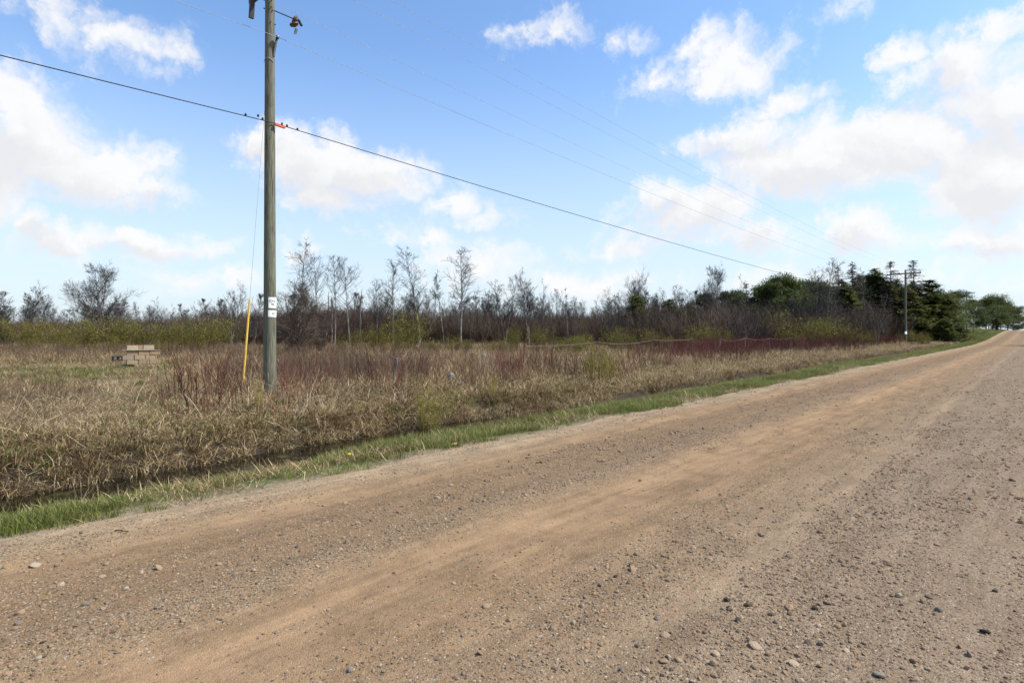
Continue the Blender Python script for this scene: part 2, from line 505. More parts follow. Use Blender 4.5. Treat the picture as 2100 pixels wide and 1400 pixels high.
def mat_road():
    m, t = base_mat('road_gravel')
    pos = t.n('ShaderNodeNewGeometry').outputs['Position']
    wv = t.noise(pos, .35, 3, .5, out=1)
    wob = t.n('ShaderNodeVectorMath', operation='MULTIPLY_ADD', ins={0: wv, 1: (0, .42, 0), 2: (0, -.21, 0)}).outputs[0]
    pw = t.n('ShaderNodeVectorMath', operation='ADD', ins={0: pos, 1: wob}).outputs[0]
    sp = t.n('ShaderNodeSeparateXYZ', ins={0: pw})
    f = t.n('ShaderNodeMapRange', ins={0: sp.outputs[1], 1: -6.0, 2: 6.2, 3: 0., 4: 1.}).outputs[0]
    g = t.ramp(f, [((a + 6) / 12.2, b) for a, b in zip(BV, BG)])
    stretch = t.n('ShaderNodeMapping', ins={0: pos, 3: (.30, 2.6, 1)}).outputs[0]
    st = t.noise(stretch, 1.6, 6, .65)
    patch = t.noise(pos, 1.1, 5, .6)
    g = t.m('ADD', g, t.m('MULTIPLY_ADD', st, .9, -.45))
    g = t.m('ADD', g, t.m('MULTIPLY_ADD', patch, .5, -.25), clamp=True)
    vo = t.n('ShaderNodeTexVoronoi', feature='F1', ins={'Vector': pos, 'Scale': 60.0, 'Randomness': 1.0})
    vo2 = t.n('ShaderNodeTexVoronoi', feature='F1', ins={'Vector': pos, 'Scale': 150.0, 'Randomness': 1.0})
    vr = t.n('ShaderNodeSeparateColor', ins={0: vo.outputs['Color']}).outputs[0]
    vr2 = t.n('ShaderNodeSeparateColor', ins={0: vo2.outputs['Color']}).outputs[1]
    # the dirt itself: trodden tan in the wheel tracks, damp brown in the rut by the shoulder, grey beige elsewhere
    dirt = t.ramp(f, [((a + 6) / 12.2, c) for a, c in (
        (-6, (.218, .182, .144)), (.9, (.215, .176, .136)), (1.36, (.275, .212, .148)), (1.7, (.225, .163, .108)), (2.3, (.245, .166, .098)), (2.85, (.305, .210, .126)),
        (3.3, (.235, .165, .100)), (3.7, (.195, .126, .070)), (4.3, (.188, .119, .064)), (4.7, (.28, .19, .112)), (5.0, (.27, .195, .118)), (5.25, (.40, .315, .21)), (6.1, (.40, .32, .215)))])
    mott = t.ramp(t.noise(pos, 2.6, 8, .72), [(.28, .52), (.5, 1.0), (.74, 1.32)])
    streak = t.ramp(t.noise(stretch, 2.2, 6, .62), [(.3, .62), (.52, 1.0), (.72, 1.22)])
    dirt = t.mix(1.0, t.mix(1.0, dirt, mott, 'MULTIPLY'), streak, 'MULTIPLY')
    thin = t.noise(t.n('ShaderNodeMapping', ins={0: pw, 3: (.22, 8.0, 1)}).outputs[0], 1.7, 5, .6)
    dirt = t.mix(1.0, dirt, t.ramp(thin, [(.32, .84), (.5, 1.0), (.68, 1.1)]), 'MULTIPLY')
    grain = t.ramp(vr2, [(.0, (.085, .066, .046)), (.45, (.215, .150, .092)), (1., (.37, .275, .185))])
    dirt = t.mix(t.m('MULTIPLY_ADD', g, .30, .28), dirt, grain)
    stone = t.ramp(vr, [(.0, (.075, .068, .058)), (.3, (.15, .125, .098)), (.6, (.225, .178, .128)), (.85, (.27, .235, .19)), (1., (.38, .33, .26))])
    pick = t.m('LESS_THAN', t.m('FRACT', t.m('MULTIPLY', vr, 7.3)), t.m('MULTIPLY_ADD', g, .85, -.02))
    near = t.m('LESS_THAN', vo.outputs['Distance'], .46)
    pk = t.m('MULTIPLY', pick, near)
    col = t.mix(pk, dirt, stone)
    h = t.m('ADD', t.m('MULTIPLY', pk, t.m('SUBTRACT', .7, vo.outputs['Distance'])), t.m('MULTIPLY', vo2.outputs['Distance'], -.3))
    h = t.m('ADD', h, t.m('MULTIPLY', t.noise(pos, 18, 6, .7), .8))
    col = t.mix(1.0, col, (.96, .91, .84, 1), 'MULTIPLY')
    finish(t, col, .97, h, .8, .014, .05)
    return m


def mat_ground():
    m, t = base_mat('ground_soil')
    pos = t.n('ShaderNodeNewGeometry').outputs['Position']
    sp = t.n('ShaderNodeSeparateXYZ', ins={0: pos})
    nz = t.noise(pos, .8, 6, .6)
    fn = t.noise(pos, 14, 6, .7)
    thatch = t.ramp(fn, [(.3, (.055, .042, .026)), (.5, (.13, .10, .058)), (.72, (.24, .19, .115))])
    green = t.ramp(fn, [(.3, (.035, .055, .014)), (.5, (.065, .10, .022)), (.72, (.13, .15, .05))])
    mud = t.ramp(fn, [(.3, (.022, .017, .012)), (.7, (.07, .055, .036))])
    sand = t.ramp(fn, [(.3, (.19, .14, .09)), (.5, (.30, .235, .155)), (.7, (.40, .33, .24))])
    yv = t.m('ADD', sp.outputs[1], t.m('MULTIPLY_ADD', nz, 1.0, -.5))
    verge = t.ramp(t.n('ShaderNodeMapRange', ins={0: yv, 1: 5., 2: 11.}).outputs[0], [(.10, 0.), (.26, .8), (.5, .8), (.56, 0.)])
    wet = t.ramp(t.n('ShaderNodeMapRange', ins={0: sp.outputs[1], 1: 7., 2: 11.}).outputs[0], [(.15, 0.), (.28, 1.), (.62, 1.), (.80, 0.)])
    far = t.n('ShaderNodeMapRange', ins={0: sp.outputs[0], 1: 90., 2: 120.}).outputs[0]
    shoulder = t.n('ShaderNodeMapRange', ins={0: yv, 1: 6.2, 2: 5.6}).outputs[0]
    fieldg = t.ramp(t.noise(pos, .18, 4, .6), [(.5, 0.), (.68, .35)])
    c = t.mix(fieldg, thatch, green)
    c = t.mix(verge, c, green)
    nar = t.n('ShaderNodeMapRange', ins={0: sp.outputs[0], 1: 8., 2: 18., 3: 1., 4: 0.}).outputs[0]
    cut = t.ramp(t.n('ShaderNodeMapRange', ins={0: sp.outputs[1], 1: 7., 2: 10.}).outputs[0], [(.20, 0.), (.28, 1.), (.52, 1.), (.60, 0.)])
    wet = t.mix(nar, cut, wet)
    c = t.mix(t.m('MULTIPLY', wet, t.m('SUBTRACT', 1., far)), c, mud)
    c = t.mix(shoulder, c, sand)
    finish(t, c, .95, fn, .8, .03, .1)
    return m


M_ROAD = mat_road()
M_GROUND = mat_ground()


def mat_water():
    m, t = base_mat('ditch_water')
    pos = t.n('ShaderNodeNewGeometry').outputs['Position']
    al = t.ramp(t.noise(pos, 2.3, 6, .65), [(.54, 0.), (.66, .85)])
    col = t.mix(al, (.008, .007, .005, 1), (.055, .050, .012, 1))
    ro = t.m('MULTIPLY_ADD', al, .5, .04)
    finish(t, col, ro, t.noise(pos, 9, 3, .5), .06, .02, .5)
    return m


M_WATER = mat_water()
M_GREEN = leafy('green_grass_blades', [(.070, .098, .016), (.125, .168, .028), (.18, .22, .044), (.25, .27, .075), (.38, .33, .16)], trans=.35, hue_scale=.7)
M_STRAW = leafy('dead_grass_blades', [(.058, .039, .017), (.16, .108, .048), (.32, .225, .105), (.51, .385, .195), (.80, .66, .41)], trans=.25, hue_scale=.9)
M_REED = leafy('reed_stalks', [(.13, .09, .05), (.24, .17, .095), (.36, .275, .16), (.52, .42, .27)], trans=.15)
M_FORB = leafy('brown_stems', [(.050, .031, .020), (.095, .058, .036), (.15, .094, .058), (.22, .15, .098)], trans=.1)
M_REDST = leafy('dogwood_stems', [(.06, .014, .013), (.115, .026, .022), (.165, .044, .034), (.16, .08, .055)], trans=.1)
M_WILLOW = leafy('willow_leaves', [(.075, .064, .014), (.115, .102, .018), (.165, .148, .026), (.23, .20, .045)], trans=.3)
M_WSTEM = leafy('willow_stems', [(.075, .055, .02), (.13, .105, .03), (.19, .16, .04)], trans=.1)
M_TWIG = leafy('brush_twigs', [(.034, .021, .014), (.066, .042, .027), (.104, .068, .044), (.15, .105, .074)], trans=.05)
M_GTWIG = leafy('grey_twigs', [(.020, .016, .014), (.042, .034, .030), (.075, .064, .056), (.13, .115, .10)], trans=.05)
M_BUSHTW = leafy('bush_twigs', [(.045, .030, .022), (.085, .058, .042), (.13, .092, .068), (.19, .145, .11)], trans=.05)
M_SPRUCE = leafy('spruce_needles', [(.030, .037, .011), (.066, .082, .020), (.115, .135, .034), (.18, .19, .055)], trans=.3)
M_PINE = leafy('pine_needles', [(.026, .036, .012), (.058, .080, .022), (.105, .132, .036), (.17, .185, .056)], trans=.3)
M_TAMA = leafy('sparse_needles', [(.035, .036, .022), (.07, .066, .042), (.12, .108, .08), (.18, .16, .125)], trans=.12)
M_ASPEN = bark('aspen_bark', (.075, .066, .056), (.22, .205, .18), (.36, .345, .31), 2.2, .4)
M_GREYBARK = bark('grey_bark', (.05, .042, .036), (.13, .115, .10), (.2, .18, .165), 4, .3)
M_POLE = None


# ------------------------------------------------------------------ terrain, road, water
def axis(a, b, near, s0, g):
    """positions from a to b, spaced s0 near `near`, growing by factor g outwards"""
    out = [near]; x = near; s = s0
    while x < b: x += s; s *= g; out.append(min(x, b))
    x = near; s = s0
    while x > a: x -= s; s *= g; out.insert(0, max(x, a))
    return np.unique(np.array(out))


def grid_mesh(name, us, vs, hf, mats, smooth=True):
    U, Vv = np.meshgrid(us, vs, indexing='ij')
    Z = hf(U, Vv)
    V = np.stack([U, Vv, Z], -1).reshape(-1, 3)
    nu, nv = len(us), len(vs)
    i, j = np.meshgrid(np.arange(nu - 1), np.arange(nv - 1), indexing='ij')
    b = (i * nv + j).ravel()
    return mk_mesh(name, V, np.stack([b, b + nv, b + nv + 1, b + 1], 1), None, smooth, mats)


us = axis(-400, 3000, 6, .14, 1.022)
vs = np.unique(np.concatenate([axis(-600, 3000, 9, .12, 1.035), np.linspace(5, 6.5, 18)]))


def ground_sheet(u, v):
    h = ground(u, v)
    lower = sstep(5.75, 5.35, v) * sstep(-5.1, -4.7, v) if False else (1 - sstep(5.35, 5.8, v)) * sstep(-5.4, -4.9, v)
    return h - .14 * lower


put('ground', grid_mesh('ground', us, vs, ground_sheet, [M_GROUND]), kind='structure')

ru = axis(-30, 420, 3, .035, 1.0105)
rv = np.unique(np.concatenate([np.linspace(-4.9, 6.05, 240)]))


def road_sheet(u, v):
    h = road_h(u, v)
    e = 5.62 + .22 * (fbm(u * 1.1, u * 0 + 7.7, 3) - .5) * 2
    k = sstep(-.10, .32, v - e)
    h = h - .13 * k
    return h - .25 * (1 - sstep(-4.9, -4.5, v))


put('road', grid_mesh('road', ru, rv, road_sheet, [M_ROAD]), kind='structure')

wu = np.linspace(-30, 30, 120); wv = np.linspace(7.3, 10.0, 8)
put('ditch_water', grid_mesh('ditch_water', wu, wv, lambda u, v: -.47 + 0 * u, [M_WATER]), kind='structure')

# ------------------------------------------------------------------ loose gravel
def pebble_mesh(i):
    import bmesh
    r = random.Random(100 + i)
    bm = bmesh.new()
    bmesh.ops.create_icosphere(bm, subdivisions=1 if i < 6 else 2, radius=1.0)
    ax = Vector((r.uniform(.75, 1.25), r.uniform(.6, 1.0), r.uniform(.42, .7)))
    pl = [(Vector((r.gauss(0, 1), r.gauss(0, 1), r.gauss(0, 1))).normalized(), r.uniform(.62, .9)) for _ in range(5)]
    for v in bm.verts:
        for nrm_, dd in pl:
            k = v.co.dot(nrm_)
            if k > dd: v.co -= nrm_ * (k - dd)
        v.co *= r.uniform(.93, 1.07)
        v.co = Vector((v.co.x * ax.x, v.co.y * ax.y, v.co.z * ax.z))
    me = bpy.data.meshes.new('pebble'); bm.to_mesh(me); bm.free()
    return me


def mat_stone(name, inst=True):
    m, t = base_mat(name)
    co = t.n('ShaderNodeTexCoord').outputs['Object']
    r = t.n('ShaderNodeObjectInfo').outputs['Random']
    col = t.ramp(r, [(.0, (.085, .072, .060)), (.12, (.15, .128, .105)), (.35, (.22, .182, .14)), (.6, (.275, .205, .135)), (.8, (.29, .25, .20)), (.93, (.40, .34, .26)), (1., (.33, .19, .11))])
    nz = t.noise(co, 2.6, 5, .65)
    col = t.mix(t.ramp(nz, [(.3, .0), (.75, .55)]), col, (.27, .185, .11, 1))
    col = t.mix(1.0, col, (.98, .91, .84, 1), 'MULTIPLY')
    finish(t, col, .95, nz, .35, .05, .06)
    return m


M_STONE = mat_stone('stone')
PEB = [pebble_mesh(i) for i in range(10)]
for p_ in PEB: p_.materials.append(M_STONE)


def gravel_points():
    P = []; SZ = []
    for z0, z1, n, med in ((1.9, 4.5, 52000, .0054), (4.5, 9, 80000, .0068), (9, 18, 74000, .0080), (18, 36, 50000, .0105)):
        u, v = in_view(n, z0, z1, -300, 2500)
        ok = (v < 5.9) & (v > -4.4)
        u, v = u[ok], v[ok]
        st = fbm(u * .55, v * 3.5, 4); pt = fbm(u * 1.6 + 31, v * 1.6, 3)
        d = np.clip(band(v + .25 * (fbm(u * .35, v * .35) - .5)) + 1.5 * (st - .5) + 1.1 * (pt - .5), .10, 1)
        ok = rng.random(len(u)) < d ** 1.7
        u, v = u[ok], v[ok]
        s = med * np.exp(rng.normal(0, .42, len(u)))
        # bigger stones in the loose patch on the near left and along the right
        big = (rng.random(len(u)) < .05) & (((v > 3.6) & (v < 4.7)) | (v < 1.9))
        s = np.where(big, s * 2.1, s)
        P.append(np.stack([u, v, road_sheet(u, v) + s * .12], 1)); SZ.append(np.minimum(s, .034))
    P = np.concatenate(P); s = np.concatenate(SZ); n = len(P)
    rot = np.stack([rng.normal(0, .35, n), rng.normal(0, .35, n), rng.uniform(0, 6.28, n)], 1)
    scatter('gravel', P, rot, np.stack([s, s, s], 1), rng.integers(0, 10, n), PEB, dict(kind='stuff', label='loose mixed gravel and small stones strewn over the dirt road', category='gravel'))


gravel_points()

# the larger single stones that can be picked out on the road
STN = [  # px, py, width px, tone index, label
    (997, 1240, 17, 3, 'single rounded brown stone alone on the smooth dirt'),
    (1176, 1276, 13, 4, 'pale egg shaped stone in the middle of the road'),
    (948, 1303, 10, 1, 'small pointed grey stone below the lone brown stone'),
    (1262, 1181, 12, 0, 'dark grey stone standing on the bare dirt track'),
    (1294, 1158, 12, 0, 'dark grey angular stone up the road from the grey stone pair'),
    (1304, 1136, 11, 2, 'grey brown stone farthest up the row of loose stones'),
    (1309, 1318, 14, 1, 'blue grey stone near the lower edge of the road'),
    (1347, 1264, 15, 1, 'flat grey stone at the edge of the loose gravel'),
    (1361, 1352, 18, 3, 'large buff stone half buried in the gravel'),
    (1274, 1367, 13, 1, 'slate grey stone close to the big buff one'),
    (1491, 1225, 17, 0, 'dark blue stone lying flat among brown dirt'),
    (1513, 1272, 14, 0, 'squarish black stone beside three pebbles'),
    (1580, 1259, 12, 0, 'round charcoal stone above the light pebble'),
    (1591, 1274, 12, 1, 'smooth blue grey stone of the middle pair'),
    (1600, 1286, 12, 4, 'light cream stone of the middle pair'),
    (1671, 1245, 17, 0, 'dark purple grey stone left of the gravel ridge'),
    (1697, 1236, 14, 1, 'long grey stone lying across the gravel ridge'),
    (1733, 1279, 14, 3, 'reddish brown stone in the loose gravel'),
    (1842, 1217, 17, 4, 'pale yellow disc shaped stone'),
    (1683, 1318, 18, 1, 'long light grey stone tilted downhill'),
    (1803, 1377, 24, 5, 'large grey wedge shaped stone at the bottom edge'),
    (1463, 1360, 18, 3, 'tan oval stone, one of a buff pair'),
    (1549, 1364, 20, 3, 'bigger tan oval stone, one of a buff pair'),
    (1988, 1337, 20, 5, 'upright grey flake of rock casting a shadow'),
    (2020, 1290, 20, 0, 'broad dark brown stone with a split face'),
    (1967, 1323, 12, 0, 'small dark flat stone beside the upright flake'),
    (2040, 1208, 12, 0, 'dark stone high up on the gravel'),
    (1925, 1246, 18, 1, 'low grey stone with two pebbles against it'),
    (73, 1142, 20, 4, 'large cream stone near the grassy shoulder'),
    (116, 1145, 11, 1, 'grey stone beside the large cream stone'),
    (217, 1149, 13, 3, 'ochre stone on the brown rut'),
    (175, 1233, 16, 1, 'flat blue grey slab in the damp brown rut'),
    (323, 1247, 13, 1, 'pale blue flat stone in the middle of the rut'),
    (258, 1201, 13, 4, 'whitish stone on the ridge of the rut'),
    (40, 1245, 22, 3, 'pinkish buff stone at the edge of the picture'),
    (36, 1273, 15, 1, 'grey stone resting under a pinkish one'),
    (88, 1317, 12, 0, 'black stone with a stick by it'),
    (375, 1267, 15, 3, 'buff stone in the grey gravel ridge'),
    (216, 1283, 11, 4, 'small white stone above the gravel ridge'),
    (80, 1350, 14, 4, 'pale stone in the lower gravel ridge'),
    (450, 1150, 13, 3, 'orange stone on the brown dirt'),
    (480, 1180, 12, 1, 'grey slate piece among orange pebbles'),
    (718, 1368, 16, 1, 'grey flat stone at the lower middle of the road'),
    (779, 1361, 12, 4, 'cream pebble near the flat grey stone'),
    (896, 1352, 11, 1, 'grey pebble with a dark underside'),
    (950, 1383, 11, 2, 'brown pebble at the very bottom of the road'),
]
TONES = [(.075, .062, .050), (.165, .142, .115), (.19, .15, .11), (.26, .185, .12), (.31, .26, .185), (.21, .18, .145)]
M_TONE = [plain('stone_tone_%d' % i, c, .95, spec=.08, var=.35, scale=60, bstr=.4) for i, c in enumerate(TONES)]
for i, (px, py, wpx, tn, lab) in enumerate(STN):
    z = (EYE - .02) * FX / (py + wpx * .3 - HY)
    u, v = at(px, z)
    r_ = wpx * z / FX * .5
    me = PEB[6 + i % 4].copy(); me.materials.clear(); me.materials.append(M_TONE[tn])
    for p_ in me.polygons: p_.use_smooth = False
    h = float(road_sheet(np.array(u), np.array(v)))
    o = put('stone', me, None, (u, v, h + r_ * .28), label=lab, category='stone', group='single stones on the road')
    o.rotation_euler = (random.gauss(0, .25), random.gauss(0, .25), random.uniform(0, 6))
    o.scale = (r_, r_, r_ * random.uniform(.9, 1.2))
    if 'upright' in lab: o.rotation_euler = (R(70), 0, R(20)); o.scale = (r_ * 1.1, r_ * 1.0, r_ * .6)

# ------------------------------------------------------------------ grass and field plants
def clump_blades(seed, n, rad, l0, l1, lean0, lean1, curl0, curl1, w0, w1, mat, pw=1.0):
    a = rng.uniform(0, 6.28, n); rr = rad * np.sqrt(rng.random(n))
    base = np.stack([rr * np.cos(a), rr * np.sin(a), np.full(n, -.02)], 1)
    head = a + rng.normal(0, 1.0, n)
    V, T = blades(base, head, rng.uniform(l0, l1, n), rng.uniform(lean0, lean1, n) ** 1, rng.uniform(curl0, curl1, n), rng.uniform(w0, w1, n))
    return mk_mesh('clump', V, T, {'rnd': np.repeat(rng.random(n), 5)}, False, [mat])


def bent_stalks(n, rad, l0, l1, w, mat, straight=.4, flat=False):
    """dead reed stalks, many snapped over"""
    g = Geo()
    a = rng.uniform(0, 6.28, n); rr = rad * np.sqrt(rng.random(n))
    base = np.stack([rr * np.cos(a), rr * np.sin(a), np.full(n, -.03)], 1)
    L_ = rng.uniform(l0, l1, n); hd = rng.uniform(0, 6.28, n)
    ln = np.abs(rng.normal(.18, .22, n)) if not flat else rng.uniform(.55, 1.5, n)
    f = rng.uniform(.3, .75, n)
    snap = rng.random(n) > straight
    ln2 = np.where(snap, rng.uniform(1.3, 2.3, n), ln + rng.uniform(0, .25, n))
    dr = lambda q, h: np.stack([np.sin(q) * np.cos(h), np.sin(q) * np.sin(h), np.cos(q)], 1)
    m_ = base + dr(ln, hd) * (L_ * f)[:, None]
    t_ = m_ + dr(ln2, hd + rng.normal(0, .3, n)) * (L_ * (1 - f))[:, None]
    t_[:, 2] = np.maximum(t_[:, 2], .02)
    r_ = rng.uniform(.6, 1.2, n) * w
    V, T = tubes(np.stack([base, m_, t_], 1), np.stack([r_, r_ * .85, r_ * .4], 1), 3)
    g.add(V, T, rnd=np.repeat(rng.random(n), 9))
    return g.mesh('stalks', [mat])


def bushy_stems(nst, rad, h0, h1, r0, ntw, tw0, tw1, spread, mat, leaf=None, nleaf=0, lsz=.05, up=.5, lm=1, rt=.45):
    """upright stems with ascending side twigs; optional small leaves near the tips"""
    g = Geo()
    a = rng.uniform(0, 6.28, nst); rr = rad * np.sqrt(rng.random(nst))
    base = np.stack([rr * np.cos(a), rr * np.sin(a), np.full(nst, -.05)], 1)
    H = rng.uniform(h0, h1, nst)
    out = np.abs(rng.normal(0, spread, nst)) + .03
    hd = a + rng.normal(0, .5, nst)
    k = 5; ts = np.linspace(0, 1, k)
    curve = rng.uniform(.6, 1.5, nst)
    off = (H * np.tan(np.minimum(out, 1.1)))[:, None] * ts[None, :] ** curve[:, None]
    P = np.stack([base[:, :1] + np.cos(hd)[:, None] * off, base[:, 1:2] + np.sin(hd)[:, None] * off, base[:, 2:3] + H[:, None] * ts[None, :] * (1 - .18 * ts[None, :] * out[:, None] * 2)], -1)
    P[:, 1:, :] += rng.normal(0, .02, (nst, k - 1, 3)) * H[:, None, None]
    rs = (rng.uniform(.7, 1.3, nst) * r0)
    V, T = tubes(P, rs[:, None] * (1 - .75 * ts)[None, :], 3)
    g.add(V, T, rnd=np.repeat(rng.random(nst), k * 3))
    tips = [P[:, -1]]
    if ntw:
        n = nst * ntw
        si = np.repeat(np.arange(nst), ntw)
        f = rng.uniform(.25, .98, n)
        fi = f * (k - 1); i0 = np.minimum(fi.astype(int), k - 2); fr = (fi - i0)[:, None]
        p = P[si, i0] * (1 - fr) + P[si, i0 + 1] * fr
        d = P[si, i0 + 1] - P[si, i0]; d /= np.linalg.norm(d, axis=1, keepdims=True)
        q = rng.normal(0, 1, (n, 3)); q[:, 2] = 0; q /= np.linalg.norm(q, axis=1, keepdims=True)
        dd = d * up + q * (1 - up) + np.array([0, 0, .25]); dd /= np.linalg.norm(dd, axis=1, keepdims=True)
        L_ = rng.uniform(tw0, tw1, n) * H[si] * (1.15 - .6 * f)
        e = p + dd * L_[:, None]
        mid = p + dd * (L_ * .5)[:, None] + rng.normal(0, .03, (n, 3)) * L_[:, None]
        e[:, 2] += L_ * .12
        rw = rs[si] * rt
        V, T = tubes(np.stack([p, mid, e], 1), np.stack([rw, rw * .8, rw * .35], 1), 3)
        g.add(V, T, rnd=np.repeat(rng.random(n), 9))
        tips.append(e); tips.append(mid)
    me = g.mesh('stems', [mat])
    lf = None
    if leaf is not None:
        tp = np.concatenate(tips)
        c = tp[rng.integers(0, len(tp), nleaf)] + rng.normal(0, lsz * 1.2, (nleaf, 3))
        V, T = blades(c, rng.uniform(0, 6.28, nleaf), rng.uniform(.6, 1.4, nleaf) * lsz, rng.uniform(.1, 1.4, nleaf), rng.uniform(-.4, .6, nleaf), rng.uniform(.25, .45, nleaf) * lsz)
        lf = mk_mesh('leaves', V, T, {'rnd': np.repeat(rng.random(nleaf), 5)}, False, [leaf])
    return me, lf


# --- green grass along the verge
G_SHORT = [clump_blades(i, 46, .11, .05, .15, .05, .7, .1, .8, .003, .006, M_GREEN) for i in range(5)]
G_TALL = [clump_blades(i, 52, .12, .08, .20, .02, .5, .1, .8, .004, .007, M_GREEN) for i in range(5)]
G_DEADS = [clump_blades(i, 30, .14, .06, .2, .7, 1.5, 0, .4, .003, .006, M_STRAW) for i in range(4)]

U = []; 
u1, v1 = cand(60000, -14, 60, 5.5, 8.3)
dm = ditch_mid(u1)
edge = 7.85 + dm + .12 * sstep(8, 18, u1)
dens = np.clip((v1 - 5.5 - 1.3 * (fbm(u1 * .8 + 5, u1 * 0 + 2.2) - .5)) / 1.5, 0, 1) ** 2.0 * (v1 < edge) * (.25 + 1.5 * sstep(.42, .62, fbm(u1 * .9, v1 * 1.3)))
dens = dens * np.clip(1.3 - .012 * depth(u1, v1), .3, 1)
ok = vis(u1, v1) & (rng.random(len(u1)) < dens * .95)
u1, v1 = u1[ok], v1[ok]
u2, v2 = cand(60000, 60, 260, 5.7, 12.5)
ok = vis(u2, v2) & (v2 < 8.3 + 5 * sstep(110, 150, u2)) & (rng.random(len(u2)) < np.clip((v2 - 5.7) / .6, 0, 1))
u2, v2 = u2[ok], v2[ok]
n1, n2 = len(u1), len(u2)
uu = np.concatenate([u1, u2]); vv = np.concatenate([v1, v2])
tall = np.concatenate([(v1 > 7.15 + ditch_mid(u1) + rng.normal(0, .25, n1)) | (rng.random(n1) < .12), rng.random(n2) < .2])
pts = np.stack([uu, vv, ground(uu, vv)], 1); n = len(uu)
rot = np.stack([rng.normal(0, .1, n), rng.normal(0, .1, n), rng.uniform(0, 6.28, n)], 1)
s = rng.uniform(.7, 1.35, n) * np.where(uu > 60, 1.35, 1) * np.where((uu < 4.2) & (uu > -.5) & (vv > 6.6), .55, 1)
idx = np.where(tall, 5 + rng.integers(0, 5, n), rng.integers(0, 5, n))
scatter('green_grass', pts, rot, np.stack([s, s, s], 1), idx, G_SHORT + G_TALL, dict(kind='stuff', label='fresh green grass growing along the road verge and ditch edge', category='grass'))
# dry blades mixed into the verge
u1, v1 = cand(26000, -14, 60, 5.6, 8.3)
ok = vis(u1, v1) & (v1 < 8.1 + ditch_mid(u1)) & (rng.random(len(u1)) < np.clip((v1 - 5.6) / .8, .05, 1) * sstep(.62, .38, fbm(u1 * .9, v1 * 1.3)) * .38)
do_scatter('dry_verge_grass', u1[ok], v1[ok], 0, .7, 1.5, G_DEADS, dict(kind='stuff', label='flattened dry grass mixed into the road verge', category='grass'))

# --- dead grass over the field
D_MAT = [clump_blades(i, 34, .36, .25, .8, .7, 1.55, -.2, .5, .008, .020, M_STRAW) for i in range(6)]
D_TUFT = [clump_blades(i, 40, .20, .22, .6, .05, .95, .2, 1.4, .005, .010, M_STRAW) for i in range(6)]


def clearing(u, v):
    z = depth(u, v); c = column(u, v)
    return sstep(17.5, 19.5, z) * (1 - sstep(29, 32, z)) * (1 - sstep(330, 470, c + 60 * (fbm(u * .3, v * .3) - .5)))


def field_points(n, z0, z1, dens_fn):
    u, v = in_view(n, z0, z1)
    ok = (v > 9.72 + ditch_mid(u) - .9 * sstep(40, 70, u)) & (rng.random(n) < dens_fn(u, v))
    return u[ok], v[ok]


parts_u, parts_v, parts_i, parts_s = [], [], [], []
for n, z0, z1, sc in ((17000, 6, 13, .62), (20000, 13, 22, .88), (30000, 22, 40, 1.05), (20000, 40, 62, 1.15), (9000, 62, 110, 1.6)):
    u, v = field_points(n, z0, z1, lambda u, v: np.clip(.16 + 1.0 * sstep(.30, .62, fbm(u * 1.1, v * 1.1)), 0, 1) * (1 - .25 * clearing(u, v)))
    t_ = (rng.random(len(u)) < np.where(depth(u, v) < 17, .22, .45))
    parts_u.append(u); parts_v.append(v)
    parts_i.append(np.where(t_, 6 + rng.integers(0, 6, len(u)), rng.integers(0, 6, len(u))))
    parts_s.append(rng.uniform(.6, 1.2, len(u)) * sc * np.where(t_, .68, 1.0) * (1 - .5 * clearing(u, v)) * np.where(v < 11.2, .62, 1) * (1 - .35 * (column(u, v) < 430) * (depth(u, v) < 19)))
u = np.concatenate(parts_u); v = np.concatenate(parts_v); idx = np.concatenate(parts_i); s = np.concatenate(parts_s); n = len(u)
pts = np.stack([u, v, ground(u, v)], 1)
rot = np.stack([rng.normal(0, .14, n), rng.normal(0, .14, n), rng.uniform(0, 6.28, n)], 1)
scatter('dead_grass', pts, rot, np.stack([s, s, s * rng.uniform(.7, 1.05, n)], 1), idx, D_MAT + D_TUFT, dict(kind='stuff', label='matted straw coloured dead grass covering the field beyond the ditch', category='grass'))

# --- drooping tussocks along the cut bank of the ditch
BK = [clump_blades(i, 44, .15, .14, .42, .25, 1.1, .5, 1.4, .006, .012, M_STRAW) for i in range(5)]
u, v = cand(34000, -12, 95, 8.2, 11.6)
q_ = v - ditch_mid(u)
ok = vis(u, v) & (q_ > 9.2 - .62 * sstep(8, 18, u)) & (rng.random(len(u)) < np.clip(.55 + .45 * fbm(u * .8, v * .8), 0, 1) * np.clip(1.3 - .42 * (v - 9.5), .12, 1) * np.where(depth(u, v) > 30, .6, 1))
do_scatter('bank_grass', u[ok], v[ok], 0, .5, 1.05, BK, dict(kind='stuff', label='grey brown grass tussocks hanging over the far bank of the ditch', category='grass'), tilt=.2)

# --- young green growth in the field
G_HERB = [clump_blades(i, 40, .14, .06, .2, .1, .9, .1, .8, .006, .013, M_GREEN) for i in range(4)]
u, v = field_points(30000, 7, 36, lambda u, v: (1 - .55 * clearing(u, v)) * np.clip(.10 * clearing(u, v) * sstep(.3, .6, fbm(u * .5, v * .5)) + .95 * sstep(.44, .62, fbm(u * .5 + 9, v * .5 + 4)) +   .85 * (v < 11.2), 0, 1) * .62)
do_scatter('field_green_grass', u, v, 0.0, .8, 1.5, G_HERB, dict(kind='stuff', label='young green grass coming up between the dead straw in the field', category='grass'))

